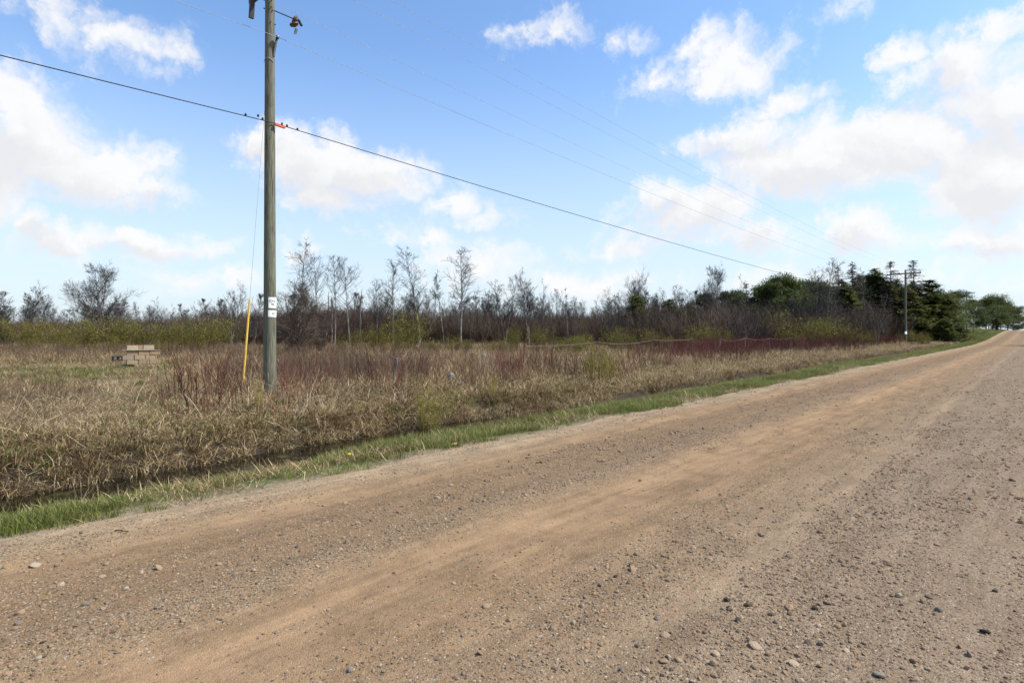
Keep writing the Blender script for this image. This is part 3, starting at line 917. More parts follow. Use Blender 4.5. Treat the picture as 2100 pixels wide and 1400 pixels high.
# --- broken reed stalks
RE = [bent_stalks(8, .45, .5, 1.1, .0055, M_REED, .25) for i in range(4)] + [bent_stalks(14, .5, .3, .9, .0050, M_REED, .6, True) for i in range(6)]
ur, vr_ = field_points(2300, 7.5, 14.5, lambda u, v: np.where(v < 10.3, .25, .2 + .8 * sstep(.40, .58, fbm(u * .5 + 3, v * .5 + 8))))
u, v = field_points(9000, 8, 36, lambda u, v: (np.where(v < 10.6, .10, .10 + .75 * sstep(.47, .60, fbm(u * .22 + 3, v * .22 + 8)))) * (1 - clearing(u, v)) * .5 * np.where(column(u, v) < 250, .35, 1))
u = np.concatenate([u, ur]); v = np.concatenate([v, vr_])
n = len(u); zz = depth(u, v)
up_ = rng.random(n) < np.where(zz < 15, .16, .35)
sr = rng.uniform(.55, 1.05, n) * np.where(up_ & (column(u, v) < 480), .62, 1)
scatter('reeds', np.stack([u, v, ground(u, v)], 1), np.stack([rng.normal(0, .1, n), rng.normal(0, .1, n), rng.uniform(0, 6.28, n)], 1), np.stack([sr, sr, sr], 1), np.where(up_, rng.integers(0, 4, n), 4 + rng.integers(0, 6, n)), RE, dict(kind='stuff', label='snapped pale reed stalks leaning in the dead grass', category='reeds'))

# --- brown stems (meadow brush)
FO = [bushy_stems(7, .3, .6, 1.25, .0048, 9, .12, .34, .16, M_FORB)[0] for i in range(6)]


def brown_d(u, v):
    c = column(u, v); z = depth(u, v)
    a = np.exp(-((c - 690) / 150) ** 2) * sstep(14, 17, z) * (1 - sstep(34, 40, z)) * 1.1
    b = sstep(28, 33, z) * (1 - sstep(44, 50, z)) * (1 - sstep(560, 760, c)) * .9
    d = .30 * sstep(.40, .60, fbm(u * .5 + 1, v * .5)) * (v > 10.6) * (c > 420)
    e = .25 * sstep(36, 42, z)
    f = .5 * np.exp(-((c - 40) / 120) ** 2) * sstep(10.5, 11.5, z) * (1 - sstep(13, 14, z))
    return np.clip(a + b + d + e + f, 0, 1) * (1 - .95 * clearing(u, v)) * (v > 10.4) * (1 - .9 * np.exp(-((c - 292) / 70) ** 2) * (z < 29))


uA, vA = field_points(7000, 10, 24, lambda u, v: brown_d(u, v) * .75)
uB, vB = field_points(9000, 24, 58, lambda u, v: brown_d(u, v) * .8)
u = np.concatenate([uA, uB]); v = np.concatenate([vA, vB])
do_scatter('brown_undergrowth', u, v, 0, .5, 1.05, FO, dict(kind='stuff', label='thin purple brown weed stems standing in the field', category='brush'))

# --- red dogwood stems
RD = [bushy_stems(12, .35, .6, 1.3, .0068, 3, .15, .35, .10, M_REDST)[0] for i in range(6)]


def red_d(u, v):
    c = column(u, v); z = depth(u, v)
    a = .9 * sstep(1250, 1480, c) * sstep(24, 32, z) * (1 - sstep(70, 85, z)) * sstep(12.5, 14, v) * (1 - sstep(19, 23, v))
    b = .19 * sstep(.36, .60, fbm(u * 1.7 + 12, v * 1.7)) * (.4 + 1.2 * fbm(u * .35, v * .35 + 9)) * (1 - sstep(13, 20, z)) * (v > 10.3) * (c > 330) + .10 * (v < 15) * (v > 10) * (c > 900) * (z < 60)
    return np.clip(a + b, 0, 1)


ua, va = field_points(5000, 9.5, 26, lambda u, v: red_d(u, v) * .8)
ub, vb = field_points(22000, 26, 85, lambda u, v: red_d(u, v))
u = np.concatenate([ua, ub]); v = np.concatenate([va, vb])
do_scatter('dogwood_thicket', u, v, 0, .7, 1.25, RD, dict(kind='stuff', label='dark red dogwood stems in a band at the field edge', category='dogwood'))

# --- brown thicket between field and trees
TH_ = [bushy_stems(26, .9, 1.9, 3.9, .017, 9, .16, .38, .22, M_TWIG)[0] for i in range(6)]
THg = [bushy_stems(22, .9, 2.2, 4.4, .017, 9, .16, .38, .16, M_GTWIG)[0] for i in range(3)]
n = 22000
z = np.sqrt(rng.uniform(44 ** 2, 150 ** 2, n)); c = rng.uniform(-420, 2075, n)
u = z * (FW[0] + (c - CX) / FX * RT[0]); v = z * (FW[1] + (c - CX) / FX * RT[1])
front = np.interp(c, [-400, 300, 560, 800, 1100, 1350, 1500, 1700, 1850, 2000], [78, 78, 74, 78, 78, 58, 54, 57, 66, 110]) + 8 * (fbm(u * .06, v * .06) - .5)
ok = (z > front) & (v > 15) & (rng.random(n) < np.clip(.30 + .5 * np.exp(-(z - front) / 18), 0, 1)) & ~((u > 128) & (v < 22))
u, v, c, z, front = u[ok], v[ok], c[ok], z[ok], front[ok]
n = len(u)
hs = np.interp(c, [-400, 300, 500, 700, 900, 1200, 1450, 1700, 2000], [1.05, 1.05, 1.4, 1.55, 1.4, 1.4, 1.45, 1.4, 1.2]) * rng.uniform(.55, 1.05, n) * (.7 + .3 * sstep(0, 14, z - front)) * (.72 + .5 * fbm(u * .07 + 3, v * .07))
pts = np.stack([u, v, ground(u, v)], 1)
rot = np.stack([rng.normal(0, .08, n), rng.normal(0, .08, n), rng.uniform(0, 6.28, n)], 1)
scatter('brown_thicket', pts, rot, np.stack([hs * 1.15, hs * 1.15, hs], 1), np.where(rng.random(n) < .9, rng.integers(0, 6, n), 6 + rng.integers(0, 3, n)), TH_ + THg, dict(kind='stuff', label='dense leafless purple brown thicket in front of the trees', category='thicket'))


# ------------------------------------------------------------------ trees
def interp_poly(P, si, f):
    k = P.shape[1]
    fi = f * (k - 1); i0 = np.minimum(fi.astype(int), k - 2); fr = (fi - i0)[:, None]
    p = P[si, i0] * (1 - fr) + P[si, i0 + 1] * fr
    d = P[si, i0 + 1] - P[si, i0]
    return p, d / (np.linalg.norm(d, axis=1, keepdims=True) + 1e-9)


def grow(P, Rad, n_each, f0, f1, L_, ang, k, rfac, upw, wob, rmin):
    """children polylines of the polylines P; L_ is a function of (parent index, f)"""
    m_ = len(P); n = m_ * n_each
    si = np.repeat(np.arange(m_), n_each)
    f = rng.uniform(f0, f1, n)
    p, d = interp_poly(P, si, f)
    q = rng.normal(0, 1, (n, 3)); q -= (q * d).sum(1, keepdims=True) * d
    q /= np.linalg.norm(q, axis=1, keepdims=True)
    a = np.abs(rng.normal(ang, ang * .22, n))[:, None]
    dd = d * np.cos(a) + q * np.sin(a)
    Ln = L_(si, f) * rng.uniform(.65, 1.25, n)
    out = [p]; cur = p; dirn = dd
    for j in range(k - 1):
        dirn = dirn + np.array([0, 0, upw]) + rng.normal(0, wob, (n, 3))
        dirn /= np.linalg.norm(dirn, axis=1, keepdims=True)
        cur = cur + dirn * (Ln / (k - 1))[:, None]
        out.append(cur)
    Pn = np.stack(out, 1)
    kk = Rad.shape[1]
    r0 = np.maximum(Rad[si, np.minimum((f * (kk - 1)).astype(int), kk - 1)] * rfac, rmin)
    Rn = r0[:, None] * np.linspace(1, .3, k)[None, :]
    return Pn, np.maximum(Rn, rmin * .55)


def bare_tree(H, r0, crown0, spread, ang, nb, ns, nt, leaders=1, lean=.02, up=.12, top=.25, low=.55, mat_t=None, mat_c=None, tmin=.015):
    gt, gc = Geo(), Geo()
    k = 12; ts = np.linspace(0, 1, k)
    P = np.zeros((leaders, k, 3)); Rr = np.zeros((leaders, k))
    for l in range(leaders):
        a = rng.uniform(0, 6.28); ln = lean if leaders == 1 else rng.uniform(.05, .2)
        hh = H * (1 if l == 0 else rng.uniform(.78, .97))
        w_ = np.cumsum(np.cumsum(rng.normal(0, .0022, (k, 2)), 0), 0) * hh; w_ -= w_[0]
        P[l, :, 0] = np.cos(a) * ln * hh * ts ** 1.2 + w_[:, 0]
        P[l, :, 1] = np.sin(a) * ln * hh * ts ** 1.2 + w_[:, 1]
        P[l, :, 2] = hh * ts - .3
        Rr[l] = r0 * (1 if leaders == 1 else .72) * (1 - .86 * ts ** .9)
    V, T = tubes(P, Rr, 6)
    gt.add(V, T)

    def LB(si, f):
        g = (f - crown0) / (1 - crown0)
        prof = np.interp(g, [0, .25, .6, 1], [low, 1.0, .8, top])
        return H * spread * prof
    B, BR = grow(P, Rr, nb, crown0, .985, LB, ang, 6, .52, up, .08, tmin * 1.6)
    lenB = np.linalg.norm(B[:, -1] - B[:, 0], axis=1)
    V, T = tubes(B, BR, 4); gc.add(V, T, rnd=np.repeat(rng.random(len(B)), 24))
    C, CR = grow(B, BR, ns, .25, 1.0, lambda si, f: lenB[si] * (.55 - .25 * f), .75, 4, .6, up, .14, tmin)
    lenC = np.linalg.norm(C[:, -1] - C[:, 0], axis=1)
    V, T = tubes(C, CR, 3); gc.add(V, T, rnd=np.repeat(rng.random(len(C)), 12))
    if nt:
        D, DR = grow(C, CR, nt, .2, 1.0, lambda si, f: lenC[si] * .55 + .08, .7, 3, .7, up, .15, tmin * .75)
        V, T = tubes(D, DR, 3); gc.add(V, T, rnd=np.repeat(rng.random(len(D)), 9))
    return gt.mesh('trunk', [mat_t or M_ASPEN], True), gc.mesh('crown', [mat_c or M_GTWIG])


def snag(H, r0, stubs=7):
    gt, gc = Geo(), Geo()
    k = 10; ts = np.linspace(0, 1, k)
    w_ = np.cumsum(rng.normal(0, .012, (k, 2)), 0) * H; w_ -= w_[0]
    P = np.stack([w_[:, 0], w_[:, 1], H * ts - .3], 1)[None]
    Rr = (r0 * (1 - .45 * ts) * (1 + .12 * rng.normal(0, 1, k)))[None]
    Rr[0, -1] *= .25
    V, T = tubes(P, Rr, 6); gt.add(V, T)
    B, BR = grow(P, Rr, stubs, .4, .97, lambda si, f: H * .09 + 0 * f, 1.1, 4, .35, .05, .2, .014)
    V, T = tubes(B, BR, 3); gc.add(V, T, rnd=np.repeat(rng.random(len(B)), 12))
    return gt.mesh('trunk', [M_GREYBARK], True), gc.mesh('crown', [M_GTWIG])


def spruce(H, Rr, mat, dens=1.0, c0=.06, taper=1.0, droop=.25, sz=.34, bare=0.0):
    gt, gc = Geo(), Geo()
    k = 8; ts = np.linspace(0, 1, k)
    P = np.stack([0 * ts, 0 * ts, H * ts - .3], 1)[None]
    V, T = tubes(P, (H * .014 * (1 - .92 * ts))[None], 6); gt.add(V, T)
    nb = int(H * 17 * dens)
    f = c0 + (1 - c0) * rng.random(nb) ** .85
    az_ = rng.uniform(0, 6.28, nb)
    lobes = 1 + .22 * np.sin(az_ * 3 + f * 9) + rng.normal(0, .16, nb)
    L_ = np.maximum(Rr * (1.02 - f) ** taper * lobes, .12)
    L_ = L_ * np.interp(f, [0, .12, .2, 1], [.6, .85, 1, 1])
    kk = 5; tt = np.linspace(0, 1, kk)
    rise = rng.uniform(-.1, .25, nb)
    X = L_[:, None] * tt
    Z = H * f[:, None] - .3 + L_[:, None] * (rise[:, None] * tt - droop * tt ** 2 + .12 * tt ** 4)
    B = np.stack([np.cos(az_)[:, None] * X, np.sin(az_)[:, None] * X, Z], -1)
    V, T = tubes(B, np.linspace(.03, .006, kk)[None, :] * np.ones((nb, 1)), 3)
    gt.add(V, T)
    per = np.maximum((L_ * 17 * dens * (1 - bare)).astype(int), 4)
    si = np.repeat(np.arange(nb), per); n = len(si)
    ff = rng.random(n) ** .75
    p, d = interp_poly(B, si, ff * .98 + .02)
    p = p + rng.normal(0, .05, (n, 3)) * (1 + L_[si])[:, None] * np.array([1, 1, .8])
    hd = np.arctan2(d[:, 1], d[:, 0]) + rng.normal(0, .85, n)
    V, T = blades(p, hd, rng.uniform(.55, 1.3, n) * sz, rng.uniform(1.0, 2.0, n), rng.uniform(-.4, .5, n), rng.uniform(.22, .42, n) * sz)
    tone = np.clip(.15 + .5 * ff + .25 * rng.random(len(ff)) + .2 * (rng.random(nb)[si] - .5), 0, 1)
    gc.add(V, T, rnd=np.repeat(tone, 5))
    return gt.mesh('trunk', [M_GREYBARK], True), gc.mesh('crown', [mat])


def pine(H, Rr, mat, nb=34, c0=.3, sz=.34, flat=.9):
    gt, gc = Geo(), Geo()
    k = 10; ts = np.linspace(0, 1, k)
    w_ = np.cumsum(rng.normal(0, .01, (k, 2)), 0) * H; w_ -= w_[0]
    P = np.stack([w_[:, 0], w_[:, 1], H * .96 * ts - .3], 1)[None]
    Rd = (H * .016 * (1 - .85 * ts))[None]
    V, T = tubes(P, Rd, 6); gt.add(V, T)
    LB = lambda si, f: Rr * np.interp((f - c0) / (1 - c0), [0, .3, .7, 1], [.75, 1.0, .8, .3])
    B, BR = grow(P, Rd, nb, c0, .99, LB, 1.15, 5, .4, .12, .12, .02)
    V, T = tubes(B, BR, 4); gt.add(V, T)
    lenB = np.linalg.norm(B[:, -1] - B[:, 0], axis=1)
    C, CR = grow(B, BR, 6, .3, 1.0, lambda si, f: lenB[si] * .4, .8, 3, .6, .15, .15, .012)
    V, T = tubes(C, CR, 3); gt.add(V, T)
    tip = np.concatenate([C[:, -1], C[:, 1], B[:, -1], P[0, -2:]])
    per = 26; n = len(tip) * per
    c_ = np.repeat(tip, per, 0) + rng.normal(0, 1, (n, 3)) * np.array([.2, .2, .13]) * Rr / 2.2
    V, T = blades(c_, rng.uniform(0, 6.28, n), rng.uniform(.5, 1.2, n) * sz, rng.uniform(0, 1.9, n), rng.uniform(-.3, .4, n), rng.uniform(.16, .34, n) * sz)
    tone = np.clip(np.repeat(rng.random(len(tip)), per) * .5 + .5 * rng.random(n), 0, 1)
    gc.add(V, T, rnd=np.repeat(tone, 5))
    return gt.mesh('trunk', [M_GREYBARK], True), gc.mesh('crown', [mat])


# prototypes as (trunk mesh, crown mesh, nominal height)
PT = {}
for i in range(5): PT['aspen%d' % i] = (*bare_tree(14, .125, .36 + .05 * i % .2, .24, .9, 30, 6, 4, up=.06), 14)
for i in range(3): PT['tall%d' % i] = (*bare_tree(14, .13, .25, .20, .70, 40, 6, 4, up=.05, top=.35), 14)
for i in range(4): PT['broom%d' % i] = (*bare_tree(11, .13, .18, .27, .62, 28, 6, 4, leaders=2, up=.06), 11)
for i in range(2): PT['oak%d' % i] = (*bare_tree(11, .22, .22, .40, .85, 15, 9, 8, leaders=4, up=.07, top=.35, low=.7, mat_t=M_GREYBARK), 11)
for i in range(3): PT['round%d' % i] = (*bare_tree(8, .12, .15, .30, .8, 20, 7, 6, leaders=2, up=.10, mat_t=M_GREYBARK), 8)
for i in range(2): PT['thin%d' % i] = (*bare_tree(11, .09, .35, .13, .8, 26, 5, 4, up=.08), 11)
for i in range(3): PT['snag%d' % i] = (*snag(8, .15, 6 + 4 * i), 8)
for i in range(2): PT['bush%d' % i] = (*bare_tree(5, .09, .06, .42, .75, 16, 8, 7, leaders=6, up=.06, mat_t=M_GREYBARK, mat_c=M_BUSHTW, tmin=.007), 5)
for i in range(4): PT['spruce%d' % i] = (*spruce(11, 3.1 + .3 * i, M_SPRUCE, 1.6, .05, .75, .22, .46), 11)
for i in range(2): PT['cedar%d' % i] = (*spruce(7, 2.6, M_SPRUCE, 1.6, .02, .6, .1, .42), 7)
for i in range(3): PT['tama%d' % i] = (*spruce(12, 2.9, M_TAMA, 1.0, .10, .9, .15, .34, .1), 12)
for i in range(4): PT['pine%d' % i] = (*pine(10, 3.3 + .3 * i, M_PINE, 40, .03 + .05 * i), 10)


def plant_tree(kind, name, px, top, z, label, cat='tree', group=None, wf=1.0, v_=None):
    u, v = at(px, z)
    g = float(ground(u, v))
    H = hgt(top, z) - g
    trk, crn, h0 = PT[kind]
    sc = H / (h0 - .3)
    if kind[:5] in ('spruc', 'cedar', 'pine0', 'pine1', 'pine2', 'pine3', 'tama0', 'tama1', 'tama2'): wf *= 1.5 if kind[0] != 't' else 1.35
    t = thing(name, (u, v, g), label, cat, group, random.uniform(0, 6.28), (sc * wf, sc * wf, sc))
    put('trunk', trk, t)
    put('crown', crn, t)
    return t


TREES = [  # kind, name, px, top py, depth, label, width factor
    ('oak0', 'bare_tree', 205, 556, 92, 'broad round crowned bare tree standing above the others far left of the pole', 1.0),
    ('aspen3', 'birch_tree', 168, 578, 84, 'slim white trunked bare tree beside the broad round crowned tree', .9),
    ('round0', 'bare_tree', 62, 588, 118, 'bare tree with twin neighbour far off at the left of the field', .8),
    ('broom1', 'bare_tree', 94, 586, 120, 'bare upright tree behind the bushes, second of a far pair', .9),
    ('round1', 'bare_tree', 12, 600, 104, 'bare tree cut by the picture edge at the far left', .9),
    ('round2', 'bare_tree', 244, 608, 112, 'low bare tree just past the broad round crowned tree', 1.0),
    ('broom0', 'birch_tree', 474, 580, 62, 'pale trunked young tree standing left of the yellow guy marker', .8),
    ('round1', 'bare_tree', 520, 604, 70, 'low bare tree directly behind the yellow guy marker', .9),
    ('bush0', 'bare_bush', 605, 588, 38, 'big dense brown leafless bush right behind the pole signs', 1.15),
    ('bush1', 'bare_bush', 655, 628, 44, 'lower brown leafless bush at the foot of the tall aspens', 1.1),
    ('aspen0', 'aspen_tree', 614, 500, 76, 'tallest bare aspen, first one right of the utility pole', 1.0),
    ('aspen1', 'aspen_tree', 653, 531, 74, 'second bare aspen right of the pole with a white lower trunk', .85),
    ('aspen2', 'aspen_tree', 686, 528, 76, 'third bare aspen right of the pole with a clean trunk', .9),
    ('aspen4', 'aspen_tree', 718, 528, 74, 'fourth bare aspen right of the pole with a fan shaped top', .95),
    ('snag0', 'dead_snag', 741, 594, 70, 'branchless dead snag with a pointed tip beside the aspen group', .9),
    ('snag1', 'dead_snag', 678, 606, 66, 'broken dead trunk between the second and third aspens', .9),
    ('snag2', 'dead_snag', 667, 600, 68, 'crooked dead trunk leaning among the aspen group', .8),
    ('broom2', 'bare_tree', 772, 574, 82, 'fine twigged tree between the snag and the first pointed tree', .9),
    ('tall0', 'bare_tree', 806, 540, 70, 'pointed bare tree with dense upswept branches', 1.15),
    ('tall1', 'aspen_tree', 861, 516, 74, 'tall open bare tree with wide forking limbs', 1.2),
    ('thin0', 'bare_tree', 889, 556, 80, 'very thin bare tree between two tall ones', 1.0),
    ('thin1', 'bare_tree', 911, 566, 78, 'thin bare tree just left of the dense tall spire', 1.2),
    ('tall2', 'aspen_tree', 946, 520, 72, 'dense tall spire shaped bare tree with white trunk', 1.35),
    ('round0', 'bare_tree', 995, 597, 88, 'small rounded bare tree after the dense spire', .8),
    ('broom3', 'bare_tree', 1036, 570, 76, 'multi stemmed bare tree at mid picture', 1.0),
    ('broom0', 'bare_tree', 1086, 556, 74, 'forked bare tree left of the fence middle', .9),
    ('broom1', 'bare_tree', 1114, 584, 78, 'shorter bare tree leaning against the forked tree', .8),
    ('thin1', 'dead_snag', 1166, 592, 72, 'leaning thin dead tree alone above the brush', .8),
    ('broom2', 'bare_tree', 1182, 612, 86, 'small pale bare tree beside the leaning thin one', .7),
    ('thin0', 'dead_snag', 1267, 596, 74, 'bare pole like dead tree with few side twigs', .7),
    ('oak1', 'bare_tree', 1305, 572, 76, 'bare tree rising out of a dark evergreen', .62),
    ('cedar0', 'cedar_tree', 1303, 604, 72, 'narrow dark evergreen under the bare tree at mid picture', .75),
    ('cedar1', 'cedar_tree', 1372, 614, 76, 'small dark cone shaped evergreen above the thicket', .75),
    ('round2', 'bare_tree', 1338, 610, 82, 'grey rounded bare tree behind the narrow evergreen', .9),
    ('broom3', 'bare_tree', 1408, 588, 80, 'bushy pale bare tree right of the small evergreen', 1.0),
    ('cedar0', 'cedar_tree', 1446, 600, 74, 'dark evergreen below the wide fan shaped bare tree', .9),
    ('cedar1', 'cedar_tree', 1415, 636, 66, 'low yellowish green evergreen in the thicket', .9),
    ('oak0', 'bare_tree', 1465, 560, 70, 'wide fan shaped bare tree above dark evergreens', .68),
    ('broom1', 'bare_tree', 1511, 576, 76, 'grey bare tree mixed with evergreens right of the fan shaped tree', 1.0),
    ('tama0', 'sparse_evergreen', 1530, 582, 78, 'thin greyish evergreen beside the grey bare tree', 1.0),
    ('pine0', 'pine_tree', 1500, 604, 74, 'olive tinted evergreen between two bare trees', .9),
    ('pine1', 'pine_tree', 1576, 590, 74, 'dark pine at the left of the dark pine group', .75),
    ('pine2', 'pine_tree', 1604, 576, 76, 'tallest dark pine in the dark pine group', .8),
    ('pine0', 'pine_tree', 1629, 583, 77, 'dark pine at the right of the dark pine group', .7),
    ('round2', 'bare_tree', 1622, 610, 66, 'reddish brown leafless tree in front of the dark pines', 1.0),
    ('spruce0', 'spruce_tree', 1652, 590, 80, 'pointed spruce between the pines and the silver bare trees', .8),
    ('broom2', 'aspen_tree', 1672, 556, 66, 'silver bare tree where the cable meets the woods', 1.0),
    ('tall0', 'aspen_tree', 1694, 538, 66, 'tallest silver bare tree where the cable meets the woods', 1.3),
    ('tama1', 'sparse_evergreen', 1719, 548, 82, 'greyish spire of evergreen behind the silver trees', .9),
    ('broom0', 'aspen_tree', 1703, 590, 60, 'short silver tree with a curved limb', 1.0),
    ('tama2', 'sparse_evergreen', 1748, 537, 84, 'grey half bare evergreen with a fine pointed top', 1.0),
    ('spruce1', 'spruce_tree', 1733, 584, 76, 'dark spruce below the grey half bare evergreen', .95),
    ('thin0', 'bare_tree', 1776, 552, 78, 'thin bare tree between the tall evergreens', 1.0),
    ('spruce2', 'spruce_tree', 1794, 552, 88, 'wide dark spruce left of the crossarm pole', 1.0),
    ('spruce3', 'spruce_tree', 1818, 576, 90, 'dark spruce touching the wide spruce', .95),
    ('tama0', 'sparse_evergreen', 1826, 537, 86, 'tall thin needled evergreen just left of the crossarm', 1.05),
    ('broom3', 'aspen_tree', 1799, 606, 56, 'small white trunked tree in front of the dark spruces', .9),
    ('tama1', 'sparse_evergreen', 1874, 535, 90, 'tall open evergreen just right of the crossarm pole', 1.15),
    ('spruce0', 'spruce_tree', 1852, 590, 92, 'dark spruce directly behind the crossarm pole', .95),
    ('spruce1', 'spruce_tree', 1880, 590, 92, 'dark spruce under the tall open evergreen', 1.0),
    ('spruce3', 'spruce_tree', 1906, 574, 90, 'rusty topped spruce at the shoulder of the wood', 1.15),
    ('spruce2', 'spruce_tree', 1926, 594, 94, 'dark spruce stepping down toward the road', 1.15),
    ('pine3', 'pine_tree', 1944, 618, 100, 'spreading evergreen at the lower end of the wood', .9),
    ('cedar0', 'cedar_tree', 1955, 664, 86, 'low dark evergreen bush at the corner of the wood', 1.3),
    ('cedar1', 'cedar_tree', 1935, 655, 82, 'dark green bush in front of the lower spruces', 1.1),
    ('pine2', 'pine_tree', 1962, 603, 150, 'flat topped dark pine left of the second crossarm pole', .85),
    ('pine0', 'pine_tree', 1996, 618, 165, 'dark pine right behind the second crossarm pole', .9),
    ('pine1', 'pine_tree', 2022, 617, 190, 'dark pine at the left of the far rounded grove', .9),
    ('pine3', 'pine_tree', 2034, 612, 195, 'highest pine of the far rounded grove', 1.0),
    ('pine2', 'pine_tree', 2046, 619, 205, 'dark pine at the right of the far rounded grove', .9),
    ('pine0', 'pine_tree', 2010, 640, 180, 'shorter dark pine filling the grove beside the far poles', 1.1),
    ('pine3', 'pine_tree', 2066, 630, 250, 'far dark pine near the end of the road', 1.0),
    ('pine1', 'pine_tree', 2078, 636, 270, 'last dark pine before the road vanishes', 1.0),
    ('cedar1', 'cedar_tree', 2044, 652, 185, 'light green bush at the far roadside', 1.0),
    ('pine2', 'pine_tree', 2088, 650, 330, 'tiny far pine at the right picture edge', 1.0),
]
for kd, nm, px, top, z, lab, wf in TREES:
    plant_tree(kd, nm, px, top, z, lab, 'tree' if 'bush' not in nm else 'bush', None, wf)
for u_, v_, H_, lab in ((90, -9.8, 14.5, 'roadside pine out of frame that throws a shadow over the far road'), (153, -9.2, 13.5, 'farther roadside pine out of frame shading the road crest')):
    trk, crn, h0 = PT['pine2']; sc_ = H_ / h0; g_ = float(ground(u_, v_))
    t = thing('pine_tree', (u_, v_, g_), lab, 'tree', None, 1.0, sc_)
    put('trunk', trk, t); put('crown', crn, t)
# far, look-alike trees along the horizon behind the field
fr = np.random.default_rng(5)
far_kinds = ['round0', 'round1', 'round2', 'broom0', 'broom1', 'broom2', 'broom3', 'aspen2']
for i in range(46):
    px = -150 + i * 13.6 + fr.uniform(-6, 6)
    if 520 < px < 600: continue
    plant_tree(far_kinds[fr.integers(0, 8)], 'bare_tree', px, fr.uniform(612, 640), fr.uniform(125, 190), 'small hazy bare tree in the far line along the horizon', 'tree', 'far bare trees along the horizon', fr.uniform(.8, 1.2))
for i in range(84):
    px = 575 + i * 12.8 + fr.uniform(-6, 6)
    plant_tree(far_kinds[fr.integers(0, 8)], 'bare_tree', px, fr.uniform(594, 636) - 10 * (px > 1250), fr.uniform(84, 135), 'small grey bare tree filling the wood edge between taller trees', 'tree', 'filler bare trees in the wood edge', fr.uniform(.7, 1.1))
for i in range(40):
    px = 1385 + i * 14.2 + fr.uniform(-6, 6)
    ridge = np.interp(px, [1380, 1430, 1500, 1560, 1600, 1650, 1690, 1750, 1800, 1875, 1910, 1940, 1960], [622, 612, 600, 592, 582, 588, 572, 562, 564, 566, 584, 608, 618])
    kd = fr.choice(['spruce0', 'spruce1', 'spruce2', 'spruce3', 'pine0', 'pine1', 'cedar0', 'tama0'], p=[.18, .18, .18, .16, .08, .08, .07, .07])
    plant_tree(str(kd), 'evergreen_tree', px, ridge + fr.uniform(2, 30), fr.uniform(86, 112), 'dark evergreen deep in the wood behind the front row', 'tree', 'evergreens deep in the wood', fr.uniform(.8, 1.15))

# ------------------------------------------------------------------ willow shrubs
WL = [bushy_stems(60, .55, 1.2, 2.5, .009, 7, .15, .34, .26, M_WSTEM, M_WILLOW, 1900, .10) for i in range(5)]
M_SHOOT = leafy('shoot_leaves', [(.16, .14, .018), (.24, .215, .03), (.33, .30, .045), (.42, .37, .07)], trans=.35)
M_SHST = leafy('shoot_stems', [(.13, .10, .025), (.21, .17, .035), (.28, .23, .05)], trans=.1)
WN = [bushy_stems(40, .28, .9, 1.9, .0065, 6, .12, .28, .15, M_SHST, M_SHOOT, 1800, .04) for i in range(2)]


ORD = 'first second third fourth fifth sixth seventh eighth ninth tenth eleventh twelfth thirteenth fourteenth fifteenth sixteenth seventeenth eighteenth'.split()


def row(items, label, group):
    for i, (px, top, z, wf) in enumerate(sorted(items)):
        shrub(px, top, z, label % ORD[i], group, wf)


def shrub(px, top, z, label, group=None, wf=1.0, src=None, name='willow_shrub', nominal=2.25):
    if group: top += random.gauss(0, 6); wf *= random.uniform(.75, 1.3)
    u, v = at(px, z); g = float(ground(u, v))
    sc = (hgt(top, z) - g) / nominal
    st, lf = src or WL[random.randrange(5)]
    t = thing(name, (u, v, g), label, 'shrub', group, random.uniform(0, 6.28), (sc * wf, sc * wf, sc))
    put('stems', st, t); put('leaves', lf, t)


shrub(882, 762, 11.9, 'yellow green willow shoots beside the ditch left of the fence', None, .85, WN[0], nominal=1.85)
shrub(1222, 692, 17.5, 'tall fan of yellow green willow shoots in front of the fence', None, 1.0, WN[1], nominal=1.85)
shrub(1252, 712, 18.2, 'shorter green willow shoots just right of the tall fan', None, .9, WN[0], nominal=1.85)
shrub(528, 770, 11.0, 'few mustard coloured shoots in front of the yellow guy marker', None, .5, WN[0], nominal=1.85)
shrub(1010, 762, 14, 'sparse olive shoots in the straw at mid picture', None, .6, WN[1], nominal=1.85)
row([(30, 655, 56, 1.3), (75, 664, 52, 1.3), (120, 655, 55, 1.3), (165, 668, 50, 1.2), (215, 662, 54, 1.3), (262, 664, 55, 1.2), (300, 662, 52, 1.3), (345, 668, 50, 1.2), (380, 657, 54, 1.2),
                       (418, 660, 52, 1.2), (445, 652, 58, 1.2), (140, 690, 43, 1.2), (230, 694, 42, 1.2), (400, 690, 44, 1.2), (330, 700, 40, 1.1), (60, 690, 44, 1.2)],
    '%s olive willow shrub, counted left to right, in the bank behind the block pile', 'willow bank behind the block pile')
row([(640, 690, 46, 1.0), (700, 682, 48, 1.1), (732, 676, 50, 1.0), (775, 668, 44, 1.0), (815, 684, 46, 1.2), (842, 660, 48, 1.0), (890, 692, 44, 1.2), (930, 686, 46, 1.1), (962, 690, 45, 1.1), (1005, 694, 44, 1.1),
                       (1052, 670, 46, 1.0), (1030, 692, 42, 1.0), (1105, 682, 48, 1.2), (1150, 686, 46, 1.1), (1195, 682, 47, 1.2), (1180, 694, 42, 1.1)],
    '%s yellow green willow, counted left to right, between the straw and the bare trees', 'willow row before the bare trees')
row([(1268, 668, 50, 1.1), (1292, 684, 46, 1.0), (1335, 676, 52, 1.1), (1370, 688, 48, 1.0), (1408, 690, 46, 1.0), (1440, 676, 50, 1.0), (1466, 668, 54, 1.1), (1485, 682, 50, 1.1), (1525, 684, 52, 1.0)],
    '%s green willow shrub, counted left to right, behind the fence tape', 'willows behind the fence tape')
